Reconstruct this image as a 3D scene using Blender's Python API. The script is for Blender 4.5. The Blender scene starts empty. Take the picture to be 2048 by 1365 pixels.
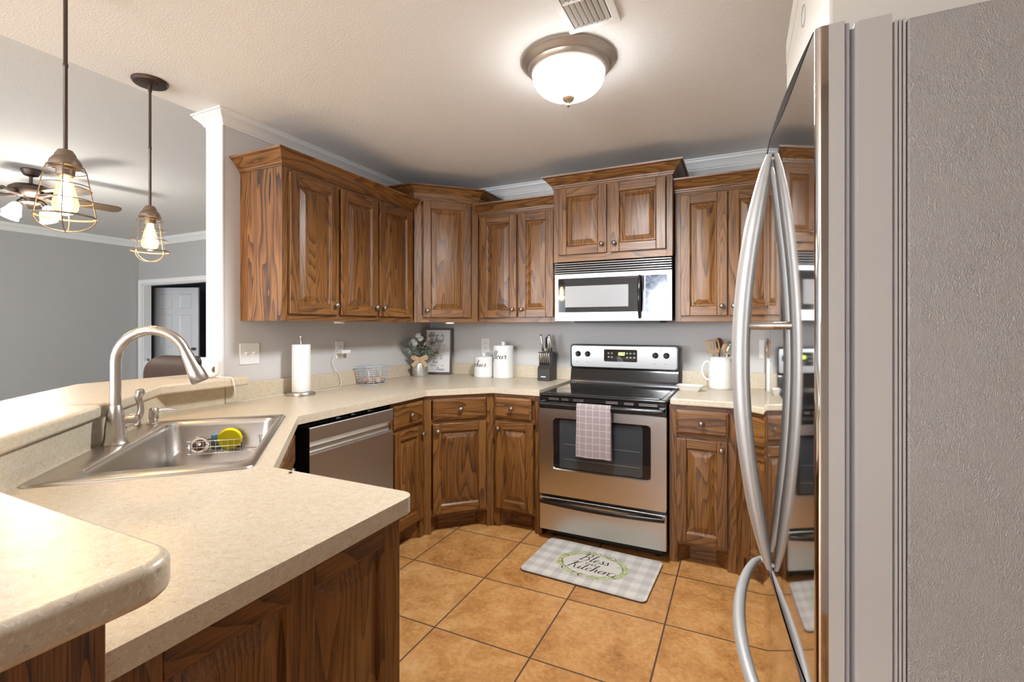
import bpy, bmesh, math, random
from mathutils import Vector, Matrix
random.seed(7)
PI = math.pi
sc = bpy.context.scene
COL = sc.collection

# ------------------------------------------------------------------ camera
cam_d = bpy.data.cameras.new('camera'); cam = bpy.data.objects.new('camera', cam_d); COL.objects.link(cam)
cam.location = (0, 0, 1.32)
cam.rotation_euler = (PI / 2, 0, math.radians(25.44))
cam_d.sensor_width = 36.0; cam_d.lens = 957.0 / 2048 * 36
cam_d.shift_y = -(682.5 - 653.5) / 2048
cam_d.clip_start = 0.02
sc.camera = cam

# ------------------------------------------------------------------ world, big lights, exposure
W = bpy.data.worlds.new('daylight'); sc.world = W; W.use_nodes = True
bg = W.node_tree.nodes['Background']; bg.inputs[0].default_value = (.93, .97, 1, 1); bg.inputs[1].default_value = 2.2
def area(name, loc, size, power, color, target):
    l = bpy.data.lights.new(name, 'AREA'); l.shape = 'RECTANGLE'; l.size, l.size_y = size
    l.energy = power; l.color = color
    o = bpy.data.objects.new(name, l); COL.objects.link(o); o.location = loc
    o.rotation_euler = (Vector(target) - Vector(loc)).to_track_quat('-Z', 'Y').to_euler()
    return o
area('patio_door_daylight', (-.9, -4.94, 1.15), (2.3, 2.0), 66, (.81, .90, 1), (-.9, 3, 1.5))
area('living_window_daylight', (-5.6, -4.94, 1.5), (3.2, 1.5), 135, (.84, .92, 1), (-5.6, 3, 1.6))
up = area('added_ceiling_fill', (-2.4, -2.2, 1.80), (.6, .6), 30, (.88, .94, 1), (-2.4, -2.2, 3))  # unseen uplight, added behind the camera to brighten the ceiling
def point(name, loc, power, color, r=.05):
    l = bpy.data.lights.new(name, 'POINT'); l.energy = power; l.color = color; l.shadow_soft_size = r
    o = bpy.data.objects.new(name, l); COL.objects.link(o); o.location = loc
    return o
point('added_room_fill', (-1.05, -2.6, 1.75), 85, (.83, .91, 1), .4)  # unseen soft fill light, added behind the camera for the whole kitchen
sc.view_settings.view_transform = 'Standard'; sc.view_settings.look = 'None'
sc.view_settings.exposure = 0.84; sc.view_settings.gamma = 1.0; sc.view_settings.use_curve_mapping = False
sc.cycles.use_denoising = True
sc.cycles.max_bounces = 10; sc.cycles.diffuse_bounces = 6; sc.cycles.glossy_bounces = 5
sc.cycles.sample_clamp_indirect = 6.0
sc.cycles.caustics_reflective = False; sc.cycles.caustics_refractive = False

# ------------------------------------------------------------------ materials
def mat(name, color=(.8, .8, .8), rough=.5, metal=0.0, **kw):
    m = bpy.data.materials.new(name); m.use_nodes = True
    b = m.node_tree.nodes['Principled BSDF']
    b.inputs['Base Color'].default_value = (*color, 1)
    b.inputs['Roughness'].default_value = rough
    b.inputs['Metallic'].default_value = metal
    for k, v in kw.items():
        b.inputs[k.replace('_', ' ')].default_value = v
    return m
class N:
    """tiny node helper"""
    def __init__(s, m): s.t = m.node_tree; s.b = s.t.nodes['Principled BSDF']
    def n(s, typ, **kw):
        x = s.t.nodes.new('ShaderNode' + typ)
        for k, v in kw.items():
            if hasattr(x, k): setattr(x, k, v)
        return x
    def l(s, a, b): s.t.links.new(a, b)
    def coords(s, scale, rand=0.0, kind='Object'):
        tc = s.n('TexCoord'); mp = s.n('Mapping')
        mp.inputs['Scale'].default_value = scale
        s.l(tc.outputs[kind], mp.inputs['Vector'])
        if rand:
            oi = s.n('ObjectInfo'); mu = s.n('Math', operation='MULTIPLY'); mu.inputs[1].default_value = rand
            s.l(oi.outputs['Random'], mu.inputs[0]); s.l(mu.outputs[0], mp.inputs['Location'])
        return mp.outputs[0]
    def noise(s, vec, scale=1, detail=2, rough=.5, dist=0):
        x = s.n('TexNoise'); x.inputs['Scale'].default_value = scale; x.inputs['Detail'].default_value = detail
        x.inputs['Roughness'].default_value = rough; x.inputs['Distortion'].default_value = dist
        s.l(vec, x.inputs['Vector']); return x.outputs['Fac']
    def math(s, op, a, b=None, c=None):
        x = s.n('Math', operation=op)
        for i, v in enumerate((a, b, c)):
            if v is None: continue
            if isinstance(v, (int, float)): x.inputs[i].default_value = v
            else: s.l(v, x.inputs[i])
        return x.outputs[0]
    def ramp(s, fac, stops):
        r = s.n('ValToRGB'); e = r.color_ramp.elements
        while len(e) < len(stops): e.new(.5)
        for el, (p, c) in zip(e, stops): el.position = p; el.color = (*c, 1)
        s.l(fac, r.inputs[0]); return r.outputs[0]
    def mix(s, fac, a, b, mode='MIX'):
        x = s.n('MixRGB', blend_type=mode)
        for i, v in enumerate((fac, a, b)):
            if isinstance(v, (int, float)): x.inputs[i].default_value = v
            elif isinstance(v, tuple): x.inputs[i].default_value = (*v, 1)
            else: s.l(v, x.inputs[i])
        return x.outputs[0]
    def color(s, c): s.l(c, s.b.inputs['Base Color'])
    def bump(s, h, strength=.2, dist=.002):
        x = s.n('Bump'); x.inputs['Strength'].default_value = strength; x.inputs['Distance'].default_value = dist
        s.l(h, x.inputs['Height']); s.l(x.outputs[0], s.b.inputs['Normal'])

def wood(name, axis, figure=1.0, dens=26, contrast=.36):
    """stained oak, grain running along the given local axis"""
    m = mat(name, rough=.36); q = N(m)
    def sc_(cross, along): return tuple(along if a == axis else cross for a in 'xyz')
    v1 = q.coords(sc_(5.2 * figure, .55 * figure), rand=53)
    n1 = q.noise(v1, 1, 2.2, .42, .25)
    rings = q.math('FRACT', q.math('MULTIPLY', n1, dens))
    line = q.math('POWER', rings, 2.6)                      # earlywood fades into a crisp dark latewood line
    v2 = q.coords(sc_(420, 10), rand=31)
    pores = q.noise(v2, 1, 2, .6)
    v3 = q.coords(sc_(2.4, .5), rand=17)
    tone = q.noise(v3, 1, 2, .5)
    pl = q.math('MULTIPLY', q.math('SUBTRACT', pores, .5), q.math('MULTIPLY_ADD', rings, .8, .5))
    f = q.math('MULTIPLY_ADD', pl, 1.0, q.math('MULTIPLY_ADD', line, -contrast, .70))
    f = q.math('ADD', f, q.math('MULTIPLY_ADD', tone, .5, -.25))
    c = q.ramp(f, [(.12, (.024, .009, .003)), (.38, (.086, .032, .0082)), (.62, (.180, .073, .017)), (.88, (.295, .136, .038))])
    q.color(c)
    q.bump(pores, .10, .001)
    q.b.inputs['Coat Weight'].default_value = .2; q.b.inputs['Coat Roughness'].default_value = .22
    return m
M = {}
for a in 'xyz': M['wood' + a] = wood('stained oak grain ' + a, a)
M['woodside'] = wood('stained oak broad figure', 'z', 1.15, 24, .60)
WOODS = [M['woodz'], M['woodx'], M['woody']]     # slots 0,1,2

def speckle(name):
    m = mat(name, rough=.33); q = N(m)
    v = q.coords((1, 1, 1))
    big = q.noise(v, 5, 3, .6); mid = q.noise(v, 60, 3, .7); fine = q.noise(v, 230, 2, .6)
    base = q.ramp(mid, [(.3, (.57, .475, .335)), (.52, (.64, .555, .42)), (.75, (.69, .615, .51))])
    base = q.mix(q.math('MULTIPLY', big, .25), base, (.56, .45, .29))
    base = q.mix(q.ramp(fine, [(.62, (0, 0, 0)), (.72, (.75, .75, .75))]), base, (.76, .71, .62))
    s1 = q.noise(q.coords((1, 1, 1.3)), 150, 2, .55, .6); s2 = q.noise(q.coords((1.2, 1, 1)), 330, 2, .6)
    s3 = q.noise(q.coords((1, 1.1, 1)), 210, 2, .5, .4)
    base = q.mix(q.ramp(s1, [(.60, (0, 0, 0)), (.70, (.5, .5, .5))]), base, (.30, .25, .20))
    base = q.mix(q.ramp(s2, [(.58, (0, 0, 0)), (.70, (.35, .35, .35))]), base, (.36, .30, .24))
    base = q.mix(q.ramp(s3, [(.61, (0, 0, 0)), (.70, (.7, .7, .7))]), base, (.80, .77, .71))
    q.color(base); q.bump(fine, .03, .001)
    return m
M['stone'] = speckle('speckled solid surface')

def paint(name, c, scale=110, strength=.25, dist=.0025, rough=.75):
    m = mat(name, c, rough); q = N(m)
    v = q.coords((1, 1, 1))
    n = q.noise(v, scale, 3, .55, .3)
    q.bump(n, strength, dist)
    big = q.noise(v, 1.3, 2)
    q.color(q.mix(q.math('MULTIPLY', big, .10), c, tuple(x * .86 for x in c)))
    return m
M['wall'] = paint('warm grey wall paint', (.60, .585, .575), 160, .08)
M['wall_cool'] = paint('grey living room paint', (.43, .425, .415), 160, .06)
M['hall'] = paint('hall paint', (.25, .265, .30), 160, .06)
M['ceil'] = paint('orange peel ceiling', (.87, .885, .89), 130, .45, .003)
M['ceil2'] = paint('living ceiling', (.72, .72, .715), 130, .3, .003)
M['trim'] = mat('white trim paint', (.78, .78, .77), .38)
M['doorwhite'] = mat('white door paint', (.62, .63, .65), .4)

def tiles():
    m = mat('terracotta floor tile', rough=.4); q = N(m)
    tc = q.n('TexCoord'); sx = q.n('SeparateXYZ'); q.l(tc.outputs['Object'], sx.inputs[0])
    S = .4548
    def cell(o, off):
        t = q.math('DIVIDE', q.math('SUBTRACT', o, off), S)
        fr = q.math('FRACT', t); fl = q.math('FLOOR', t)
        e = q.math('ABSOLUTE', q.math('SUBTRACT', fr, .5))
        return q.math('GREATER_THAN', e, .5 - .0034 / S), fl, e
    gx, fx, ex = cell(sx.outputs[0], -.2993); gy, fy, ey = cell(sx.outputs[1], 2.6597)
    g = q.math('MAXIMUM', gx, gy)
    cv = q.n('CombineXYZ'); q.l(fx, cv.inputs[0]); q.l(fy, cv.inputs[1])
    wn = q.n('TexWhiteNoise'); q.l(cv.outputs[0], wn.inputs['Vector'])
    ad = q.n('VectorMath', operation='MULTIPLY_ADD'); q.l(wn.outputs['Color'], ad.inputs[0]); ad.inputs[1].default_value = (9, 9, 9)
    q.l(tc.outputs['Object'], ad.inputs[2])
    v = ad.outputs[0]
    a = q.noise(v, 6, 5, .62, .6); b = q.noise(v, 48, 4, .7)
    f = q.math('MULTIPLY_ADD', b, .45, q.math('MULTIPLY', a, .62))
    f = q.math('ADD', f, q.math('MULTIPLY_ADD', wn.outputs['Value'], .07, -.035))
    c = q.ramp(f, [(.33, (.30, .125, .034)), (.47, (.50, .235, .072)), (.58, (.62, .32, .11)), (.74, (.72, .44, .20))])
    c = q.mix(g, c, (.085, .045, .026))
    q.color(c)
    h = q.math('SUBTRACT', q.math('MULTIPLY', f, .3), g)
    q.bump(h, .35, .0025)
    q.l(q.math('MULTIPLY_ADD', g, .4, .36), q.b.inputs['Roughness'])
    return m
M['tile'] = tiles()
M['carpet'] = paint('beige carpet', (.42, .36, .29), 400, .6, .006, .95)

def steel(name, c=(.60, .59, .575), rough=.30, aniso=.75, along=(0, 0, 1)):
    """brushed stainless: anisotropic gloss, brushed along the horizontal of the panel"""
    m = mat(name, c, rough, 1.0); q = N(m)
    g = q.n('NewGeometry'); cr = q.n('VectorMath', operation='CROSS_PRODUCT'); q.l(g.outputs['Normal'], cr.inputs[0]); cr.inputs[1].default_value = along
    q.l(cr.outputs[0], q.b.inputs['Tangent']); q.b.inputs['Anisotropic'].default_value = aniso
    n = q.noise(q.coords((2, 2, 700)), 1, 1, .5)
    q.l(q.math('MULTIPLY_ADD', n, .08, rough - .04), q.b.inputs['Roughness'])
    return m
M['steel'] = steel('brushed stainless')
M['dwsteel'] = steel('dishwasher stainless', (.60, .565, .52), .40, .6)
M['mwsteel'] = steel('microwave stainless', (.46, .455, .45), .34)
M['sinksteel'] = mat('satin sink steel', (.56, .53, .50), .30, 1.0)
M['nickel'] = mat('brushed nickel', (.57, .53, .49), .30, 1.0)
M['chrome'] = mat('chrome wire', (.72, .70, .68), .15, 1.0)
M['mirrorsteel'] = mat('polished fridge door steel', (.60, .575, .55), .055, 1.0)
M['handlesteel'] = mat('satin handle steel', (.60, .60, .595), .42, .55)
M['greysteel'] = mat('grey coated steel', (.60, .595, .585), .42, .15)
M['gasket'] = mat('grey door gasket', (.40, .41, .45), .55)
M['black'] = mat('black enamel', (.012, .011, .011), .14)
M['blackmatte'] = mat('black plastic', (.014, .013, .013), .45)
M['glassblack'] = mat('black glass', (.010, .010, .011), .04, Coat_Weight=.6)
M['ovenglass'] = mat('smoked oven glass', (.045, .052, .058), .07, Coat_Weight=.5)
M['mesh'] = mat('grey microwave screen', (.25, .245, .24), .25)
M['bronze'] = mat('oil rubbed bronze', (.095, .068, .055), .42, .75)
M['bronzelight'] = mat('weathered bronze', (.22, .165, .125), .45, .7)
M['knob'] = mat('antique pewter knob', (.30, .25, .215), .33, .9)
M['white'] = mat('white glazed ceramic', (.83, .825, .81), .18)
M['whiteplastic'] = mat('white plastic', (.82, .81, .79), .38)
M['paper'] = mat('white paper towel', (.86, .855, .845), .9)
M['ink'] = mat('black ink', (.02, .02, .02), .6)
M['darkwood'] = mat('dark walnut frame', (.075, .038, .022), .45)
M['blockwood'] = mat('charcoal knife block', (.035, .031, .030), .5)
M['galv'] = mat('galvanised steel', (.55, .53, .50), .36, .85)
M['burlap'] = mat('burlap ribbon', (.52, .36, .21), .9)
M['leather'] = mat('brown leather', (.050, .022, .011), .62)
M['wire'] = mat('pale blue wire', (.50, .57, .66), .4, .2)
M['egg'] = mat('brown eggshell', (.62, .33, .21), .55)
M['eggpale'] = mat('pale eggshell', (.76, .58, .45), .55)
M['yellow'] = mat('yellow sponge', (.86, .70, .005), .85)
M['blue'] = mat('blue sponge', (.16, .36, .50), .85)
M['leaf'] = mat('eucalyptus leaf', (.23, .28, .21), .7)
M['leaf2'] = mat('grey green leaf', (.36, .40, .34), .7)
M['cotton'] = mat('white cotton', (.86, .84, .81), .9)
M['pink'] = mat('dusty pink bloom', (.62, .47, .43), .85)
M['twig'] = mat('brown twig', (.14, .085, .055), .8)
M['green'] = mat('printed green leaves', (.42, .50, .17), .8)
M['spoonwood'] = mat('brown wooden utensil', (.20, .095, .045), .5)
M['beech'] = mat('light wooden utensil', (.42, .27, .14), .55)
M['cream'] = mat('cream white box', (.80, .77, .71), .42)
M['screen'] = mat('clock display', (.01, .01, .01), .3)
def glow(name, c, s, base=(.9, .9, .9)):
    m = mat(name, base, .4); b = m.node_tree.nodes['Principled BSDF']
    b.inputs['Emission Color'].default_value = (*c, 1); b.inputs['Emission Strength'].default_value = s
    return m
M['dome'] = glow('lit frosted glass', (1, .98, .95), 10)
M['bulb'] = glow('amber bulb glass', (1, .60, .22), .55, (1, .82, .55)); _b = M['bulb'].node_tree.nodes['Principled BSDF']
_b.inputs['Transmission Weight'].default_value = 1; _b.inputs['IOR'].default_value = 1.12; _b.inputs['Roughness'].default_value = .05
M['filament'] = glow('glowing filament', (1, .80, .48), 30)
M['fanshade'] = glow('lit fan shade', (1, .95, .87), 9)
M['fanshadeoff'] = glow('dim fan shade', (1, .9, .72), .7, (.8, .74, .6))
M['digit'] = glow('green clock digits', (.62, .95, .05), 3)
M['sponge'] = M['yellow']

# ------------------------------------------------------------------ geometry helpers
class MB:
    def __init__(s): s.v = []; s.f = []; s.m = []; s.mi = 0
    def add(s, vs, fs, mi=None):
        o = len(s.v); s.v += [tuple(p) for p in vs]
        s.f += [tuple(i + o for i in f) for f in fs]; s.m += [s.mi if mi is None else mi] * len(fs)
        return s
    def box(s, x0, x1, y0, y1, z0, z1, mi=None):
        vs = [(x, y, z) for x in (x0, x1) for y in (y0, y1) for z in (z0, z1)]
        return s.add(vs, [(0, 1, 3, 2), (4, 6, 7, 5), (0, 4, 5, 1), (2, 3, 7, 6), (0, 2, 6, 4), (1, 5, 7, 3)], mi)
    def prism(s, poly, z0, z1, mi=None, axis='z'):
        def P(a, b, c): return {'z': (a, b, c), 'y': (a, c, b), 'x': (c, a, b)}[axis]
        n = len(poly)
        vs = [P(a, b, z0) for a, b in poly] + [P(a, b, z1) for a, b in poly]
        fs = [tuple(range(n))[::-1], tuple(range(n, 2 * n))] + [(i, (i + 1) % n, n + (i + 1) % n, n + i) for i in range(n)]
        return s.add(vs, fs, mi)
    def tube(s, pts, r, n=10, caps=True, closed=False, flat=None):
        """pts list of points, r scalar or list; flat=(ax,scale) unused"""
        pts = [Vector(p) for p in pts]; L = len(pts)
        rs = r if isinstance(r, (list, tuple)) else [r] * L
        up = None; rings = []
        for i, p in enumerate(pts):
            a = pts[i - 1] if (i > 0 or closed) else p; b = pts[(i + 1) % L] if (i < L - 1 or closed) else p
            t = (b - a)
            if t.length < 1e-9: t = Vector((0, 0, 1))
            t.normalize()
            if up is None:
                up = Vector((0, 0, 1)) if abs(t.z) < .9 else Vector((1, 0, 0))
            u = up - t * up.dot(t)
            if u.length < 1e-6: u = t.orthogonal()
            u.normalize(); w = t.cross(u); up = u
            rings.append([p + (u * math.cos(2 * PI * k / n) + w * math.sin(2 * PI * k / n)) * rs[i] for k in range(n)])
        vs = [q for ring in rings for q in ring]; fs = []
        for i in range(L - 1 + (1 if closed else 0)):
            j = (i + 1) % L
            for k in range(n): fs.append((i * n + k, i * n + (k + 1) % n, j * n + (k + 1) % n, j * n + k))
        if caps and not closed:
            fs.append(tuple(range(n))[::-1]); fs.append(tuple((L - 1) * n + k for k in range(n)))
        return s.add(vs, fs)
    def lathe(s, prof, c=(0, 0, 0), axis=(0, 0, 1), n=28, sx=1, sy=1):
        """prof = [(r, h)...] revolved round axis through c"""
        ax = Vector(axis).normalized(); u = ax.orthogonal().normalized()
        if abs(ax.z) > .99: u = Vector((1, 0, 0))
        w = ax.cross(u); c = Vector(c); vs = []; fs = []
        for r, h in prof:
            for k in range(n):
                a = 2 * PI * k / n
                vs.append(c + ax * h + (u * math.cos(a) * sx + w * math.sin(a) * sy) * max(r, 1e-5))
        for i in range(len(prof) - 1):
            for k in range(n): fs.append((i * n + k, i * n + (k + 1) % n, (i + 1) * n + (k + 1) % n, (i + 1) * n + k))
        if prof[0][0] > 1e-4: fs.append(tuple(range(n))[::-1])
        if prof[-1][0] > 1e-4: fs.append(tuple((len(prof) - 1) * n + k for k in range(n)))
        return s.add(vs, fs)
    def ball(s, c, r, n=14, sz=(1, 1, 1)):
        pr = [(math.sin(PI * i / n), -math.cos(PI * i / n)) for i in range(n + 1)]
        o = len(s.v); s.lathe([(a, b) for a, b in pr], n=n + 2)
        for i in range(o, len(s.v)):
            x, y, z = s.v[i]; s.v[i] = (c[0] + x * r * sz[0], c[1] + y * r * sz[1], c[2] + z * r * sz[2])
        return s
    def sweep(s, path, prof, z=0, mats=None, ends=True):
        """path: plan points; prof: [(out, dz)...] closed outline, offset to the right hand side of travel, mitred"""
        P = [Vector((p[0], p[1])) for p in path]; n = len(P); k = len(prof); vs = []
        for i in range(n):
            d0 = (P[i] - P[i - 1]).normalized() if i else None
            d1 = (P[i + 1] - P[i]).normalized() if i < n - 1 else None
            n0 = Vector((d0.y, -d0.x)) if d0 else None; n1 = Vector((d1.y, -d1.x)) if d1 else None
            if n0 is None: m = n1
            elif n1 is None: m = n0
            else:
                m = n0 + n1; m = m / m.dot(n0) if m.length > 1e-6 else n0
            for o, h in prof: vs.append((P[i].x + m.x * o, P[i].y + m.y * o, z + h))
        b = len(s.v); s.v += vs
        for i in range(n - 1):
            for j in range(k):
                s.f.append((b + i * k + j, b + i * k + (j + 1) % k, b + (i + 1) * k + (j + 1) % k, b + (i + 1) * k + j))
                s.m.append(mats[i] if mats else s.mi)
        if ends:
            s.f.append(tuple(b + j for j in range(k))); s.m.append(s.mi)
            s.f.append(tuple(b + (n - 1) * k + j for j in range(k))[::-1]); s.m.append(s.mi)
        return s
    def build(s, name, m, parent=None, smooth=None, bevel=0, seg=2, world=False):
        me = bpy.data.meshes.new(name)
        vs = s.v
        if world and parent is not None:
            inv = tmat(parent).inverted(); vs = [tuple(inv @ Vector(p)) for p in vs]
        me.from_pydata(vs, [], s.f)
        for x in (m if isinstance(m, (list, tuple)) else [m]): me.materials.append(x)
        for p, i in zip(me.polygons, s.m): p.material_index = i
        bm = bmesh.new(); bm.from_mesh(me)
        bmesh.ops.recalc_face_normals(bm, faces=bm.faces); bm.to_mesh(me); bm.free()
        if smooth is not None:
            me.polygons.foreach_set('use_smooth', [True] * len(me.polygons))
            me.set_sharp_from_angle(angle=math.radians(smooth))
        o = bpy.data.objects.new(name, me); COL.objects.link(o)
        if parent is not None: o.parent = parent
        if bevel:
            b = o.modifiers.new('bevel', 'BEVEL'); b.width = bevel; b.segments = seg; b.limit_method = 'ANGLE'; b.angle_limit = math.radians(35)
            if smooth is None:
                me.polygons.foreach_set('use_smooth', [True] * len(me.polygons)); me.set_sharp_from_angle(angle=math.radians(34))
                b.harden_normals = True
        return o
def tmat(o):
    mm = Matrix.Translation(o.location) @ o.rotation_euler.to_matrix().to_4x4()
    return tmat(o.parent) @ mm if o.parent else mm
def thing(name, label, cat, loc=(0, 0, 0), rz=0, group=None):
    o = bpy.data.objects.new(name, None); COL.objects.link(o); o.empty_display_size = .05
    o.location = loc; o.rotation_euler = (0, 0, math.radians(rz))
    return tag(o, label, cat, group)
def tag(o, label, cat, group=None):
    o['label'] = label; o['category'] = cat
    if group: o['group'] = group
    return o
def struct(o): o['kind'] = 'structure'; return o
def copy_tree(o, parent=None):
    c = o.copy(); COL.objects.link(c)
    if parent is not None: c.parent = parent
    for ch in list(o.children): copy_tree(ch, c)
    return c
def arc(cx, cy, r, a0, a1, n=8):
    return [(cx + r * math.cos(math.radians(a0 + (a1 - a0) * i / n)), cy + r * math.sin(math.radians(a0 + (a1 - a0) * i / n))) for i in range(n + 1)]
def rrect(x0, x1, y0, y1, r, n=5):
    return arc(x1 - r, y0 + r, r, -90, 0, n) + arc(x1 - r, y1 - r, r, 0, 90, n) + arc(x0 + r, y1 - r, r, 90, 180, n) + arc(x0 + r, y0 + r, r, 180, 270, n)
def catmull(pts, n=8, closed=False):
    P = [Vector(p) for p in pts]; L = len(P); out = []
    rng = range(L if closed else L - 1)
    for i in rng:
        p0 = P[i - 1] if (i or closed) else P[0]; p1 = P[i]; p2 = P[(i + 1) % L]; p3 = P[(i + 2) % L] if (closed or i + 2 < L) else P[-1]
        for k in range(n):
            t = k / n
            out.append(.5 * ((2 * p1) + (p2 - p0) * t + (2 * p0 - 5 * p1 + 4 * p2 - p3) * t * t + (3 * p1 - p0 - 3 * p2 + p3) * t ** 3))
    if not closed: out.append(P[-1])
    return out

# ------------------------------------------------------------------ room shell
XL, YB, ZC, ZL = -2.43, 3.455, 2.44, 2.74
WHT = XL - .13
struct(MB().prism([(-2.56, -5.0), (.9, -5.0), (.9, 3.455), (-2.56, 3.455)], -.1, 0).build('floor', M['tile']))
struct(MB().prism([(-9.05, -5.0), (-2.56, -5.0), (-2.56, 4.53), (-9.05, 4.53)], -.1, 0).build('floor_living', M['carpet']))
struct(MB().box(-2.56, .9, -5.0, 3.455, ZC, ZL + .1).build('ceiling', [M['ceil']]))
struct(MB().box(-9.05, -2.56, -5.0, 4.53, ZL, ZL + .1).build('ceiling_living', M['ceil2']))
struct(MB().box(WHT, XL, 1.607, 4.53, 0, ZC).build('wall_left', M['wall']))
struct(MB().box(WHT, 1.02, YB, YB + .12, 0, ZC).build('wall_back', M['wall']))
struct(MB().box(.9, 1.02, -5.0, YB, 0, ZC).build('wall_right', M['wall']))
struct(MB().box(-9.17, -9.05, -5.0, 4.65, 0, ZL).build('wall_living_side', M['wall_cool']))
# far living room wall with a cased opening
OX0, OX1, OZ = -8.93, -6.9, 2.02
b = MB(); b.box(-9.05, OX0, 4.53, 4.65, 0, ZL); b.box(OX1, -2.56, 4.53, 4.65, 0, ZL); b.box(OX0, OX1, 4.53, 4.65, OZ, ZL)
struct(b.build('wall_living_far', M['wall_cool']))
b = MB(); b.box(-9.3, -6.5, 5.75, 5.85, 0, 2.5); b.box(-9.9, -9.6, 4.65, 5.85, 0, 2.5); b.box(-6.6, -6.5, 4.65, 5.75, 0, 2.5); b.box(-9.9, -6.5, 4.65, 5.85, 2.5, 2.6); b.box(-9.9, -9.3, 5.75, 5.85, 0, 2.5); b.box(-9.9, -9.17, 4.55, 4.65, 0, 2.5)
b.box(-9.9, -6.5, 4.65, 5.85, -.1, 0)
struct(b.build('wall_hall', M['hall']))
b = MB(); b.box(OX0 - .09, OX0, 4.505, 4.53, 0, OZ + .07); b.box(OX1, OX1 + .09, 4.505, 4.53, 0, OZ + .07); b.box(OX0, OX1, 4.505, 4.53, OZ, OZ + .07)
b.box(OX0, OX0 + .02, 4.53, 4.65, 0, OZ); b.box(OX1 - .02, OX1, 4.53, 4.65, 0, OZ); b.box(OX0, OX1, 4.53, 4.65, OZ - .02, OZ)
struct(b.build('trim_1', M['trim'], bevel=.004))
# rear wall with sliding door and window openings (behind the photographer)
b = MB()
for x0, x1, z0, z1 in ((-9.17, -7.4, 0, ZL), (-7.4, -3.8, 0, .7), (-7.4, -3.8, 2.3, ZL), (-3.8, -2.1, 0, ZL), (-2.1, .3, 2.15, ZC), (.3, 1.02, 0, ZC)):
    b.box(x0, x1, -5.12, -5.0, z0, z1)
b.box(-2.56, -2.1, -5.12, -5.0, ZC, ZL)
struct(b.build('wall_rear', M['wall']))
def window(name, x0, x1, z0, z1, mull):
    b = MB(); t = .05
    b.box(x0, x0 + t, -5.1, -5.03, z0, z1); b.box(x1 - t, x1, -5.1, -5.03, z0, z1)
    b.box(x0 + t, x1 - t, -5.1, -5.03, z0, z0 + t); b.box(x0 + t, x1 - t, -5.1, -5.03, z1 - t, z1)
    for i in range(1, mull): x = x0 + (x1 - x0) * i / mull; b.box(x - .03, x + .03, -5.1, -5.03, z0 + t, z1 - t)
    return struct(b.build(name, M['trim']))
window('window_1', -2.1, .3, 0, 2.15, 2); window('window_2', -7.4, -3.8, .7, 2.3, 4)
struct(MB().box(-.55, .9, -1.0, -.88, 0, ZC).build('wall_light_blocker', M['wall']))  # unseen partition, added to keep rear daylight off the refrigerator side
# crown mouldings
CROWN = [(0, 0), (.007, 0), (.007, .008), (.013, .011), (.018, .022), (.034, .040), (.046, .048), (.050, .060), (.058, .062), (.058, .0695), (0, .0695)]
b = MB(); b.sweep([(WHT, 1.68), (WHT, 1.607), (XL, 1.607), (XL, YB), (.9, YB), (.9, -5.0)][::1], CROWN, ZC - .07)
struct(b.build('trim_2', M['trim'], smooth=25))
b = MB(); b.sweep([(-9.05, -5.0), (-9.05, 4.53), (WHT, 4.53)], [(o * 1.5, h * 1.5) for o, h in CROWN], ZL - .105)
struct(b.build('trim_3', M['trim'], smooth=25))
struct(MB().box(WHT - .002, XL + .002, 1.599, 1.607, 0, ZC - .07).build('trim_4', M['trim']))
# half wall that carries the raised bar
HW = [(-.735, .312), (-1.422, .312), (-2.42, 1.31), (-2.42, 1.598), (-2.535, 1.598), (-2.535, 1.262), (-1.478, .205), (-.735, .205)]
struct(MB().prism(HW, 0, 1.016).build('wall_bar', M['wall']))
b = MB(); b.box(-.735, -.694, .196, .3128, 0, 1.016)
struct(b.build('trim_5', M['woodz'], bevel=.002))
# six panel door standing ajar in the hall
def six_panel(name, w, h):
    b = MB(); b.box(0, w, 0, .035, 0, h)
    cols = ((.11, w / 2 - .05), (w / 2 + .05, w - .11)); rows = ((.22, .80), (.95, 1.52), (1.62, 1.88))
    o = b.build(name, M['doorwhite'], bevel=.003)
    for x0, x1 in cols:
        for z0, z1 in rows:
            p = MB()
            for y, s in ((0, -1), (.035, 1)):
                a = [(x0, z0), (x1, z0), (x1, z1), (x0, z1)]; i = .035
                c = [(x0 + i, z0 + i), (x1 - i, z0 + i), (x1 - i, z1 - i), (x0 + i, z1 - i)]
                e = [(x0 + .012, z0 + .012), (x1 - .012, z0 + .012), (x1 - .012, z1 - .012), (x0 + .012, z1 - .012)]
                vs = [(q[0], y, q[1]) for q in a] + [(q[0], y + s * .010, q[1]) for q in e] + [(q[0], y + s * .004, q[1]) for q in c]
                fs = [(k, (k + 1) % 4, 4 + (k + 1) % 4, 4 + k) for k in range(4)] + [(4 + k, 4 + (k + 1) % 4, 8 + (k + 1) % 4, 8 + k) for k in range(4)] + [(8, 9, 10, 11)]
                p.add(vs, fs)
            p.build('panel', M['doorwhite'], o)
    k = MB(); k.lathe([(.012, 0), (.012, .03), (.028, .045), (.024, .065), (0, .07)], (w - .06, 0, .93), (0, -1, 0), 16); k.build('door_knob', M['bronze'], o, smooth=40)
    return o
d = six_panel('door_1', .80, 1.99); d.location = (-9.19, 4.84, .005); d.rotation_euler = (0, 0, math.radians(22)); struct(d)
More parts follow.
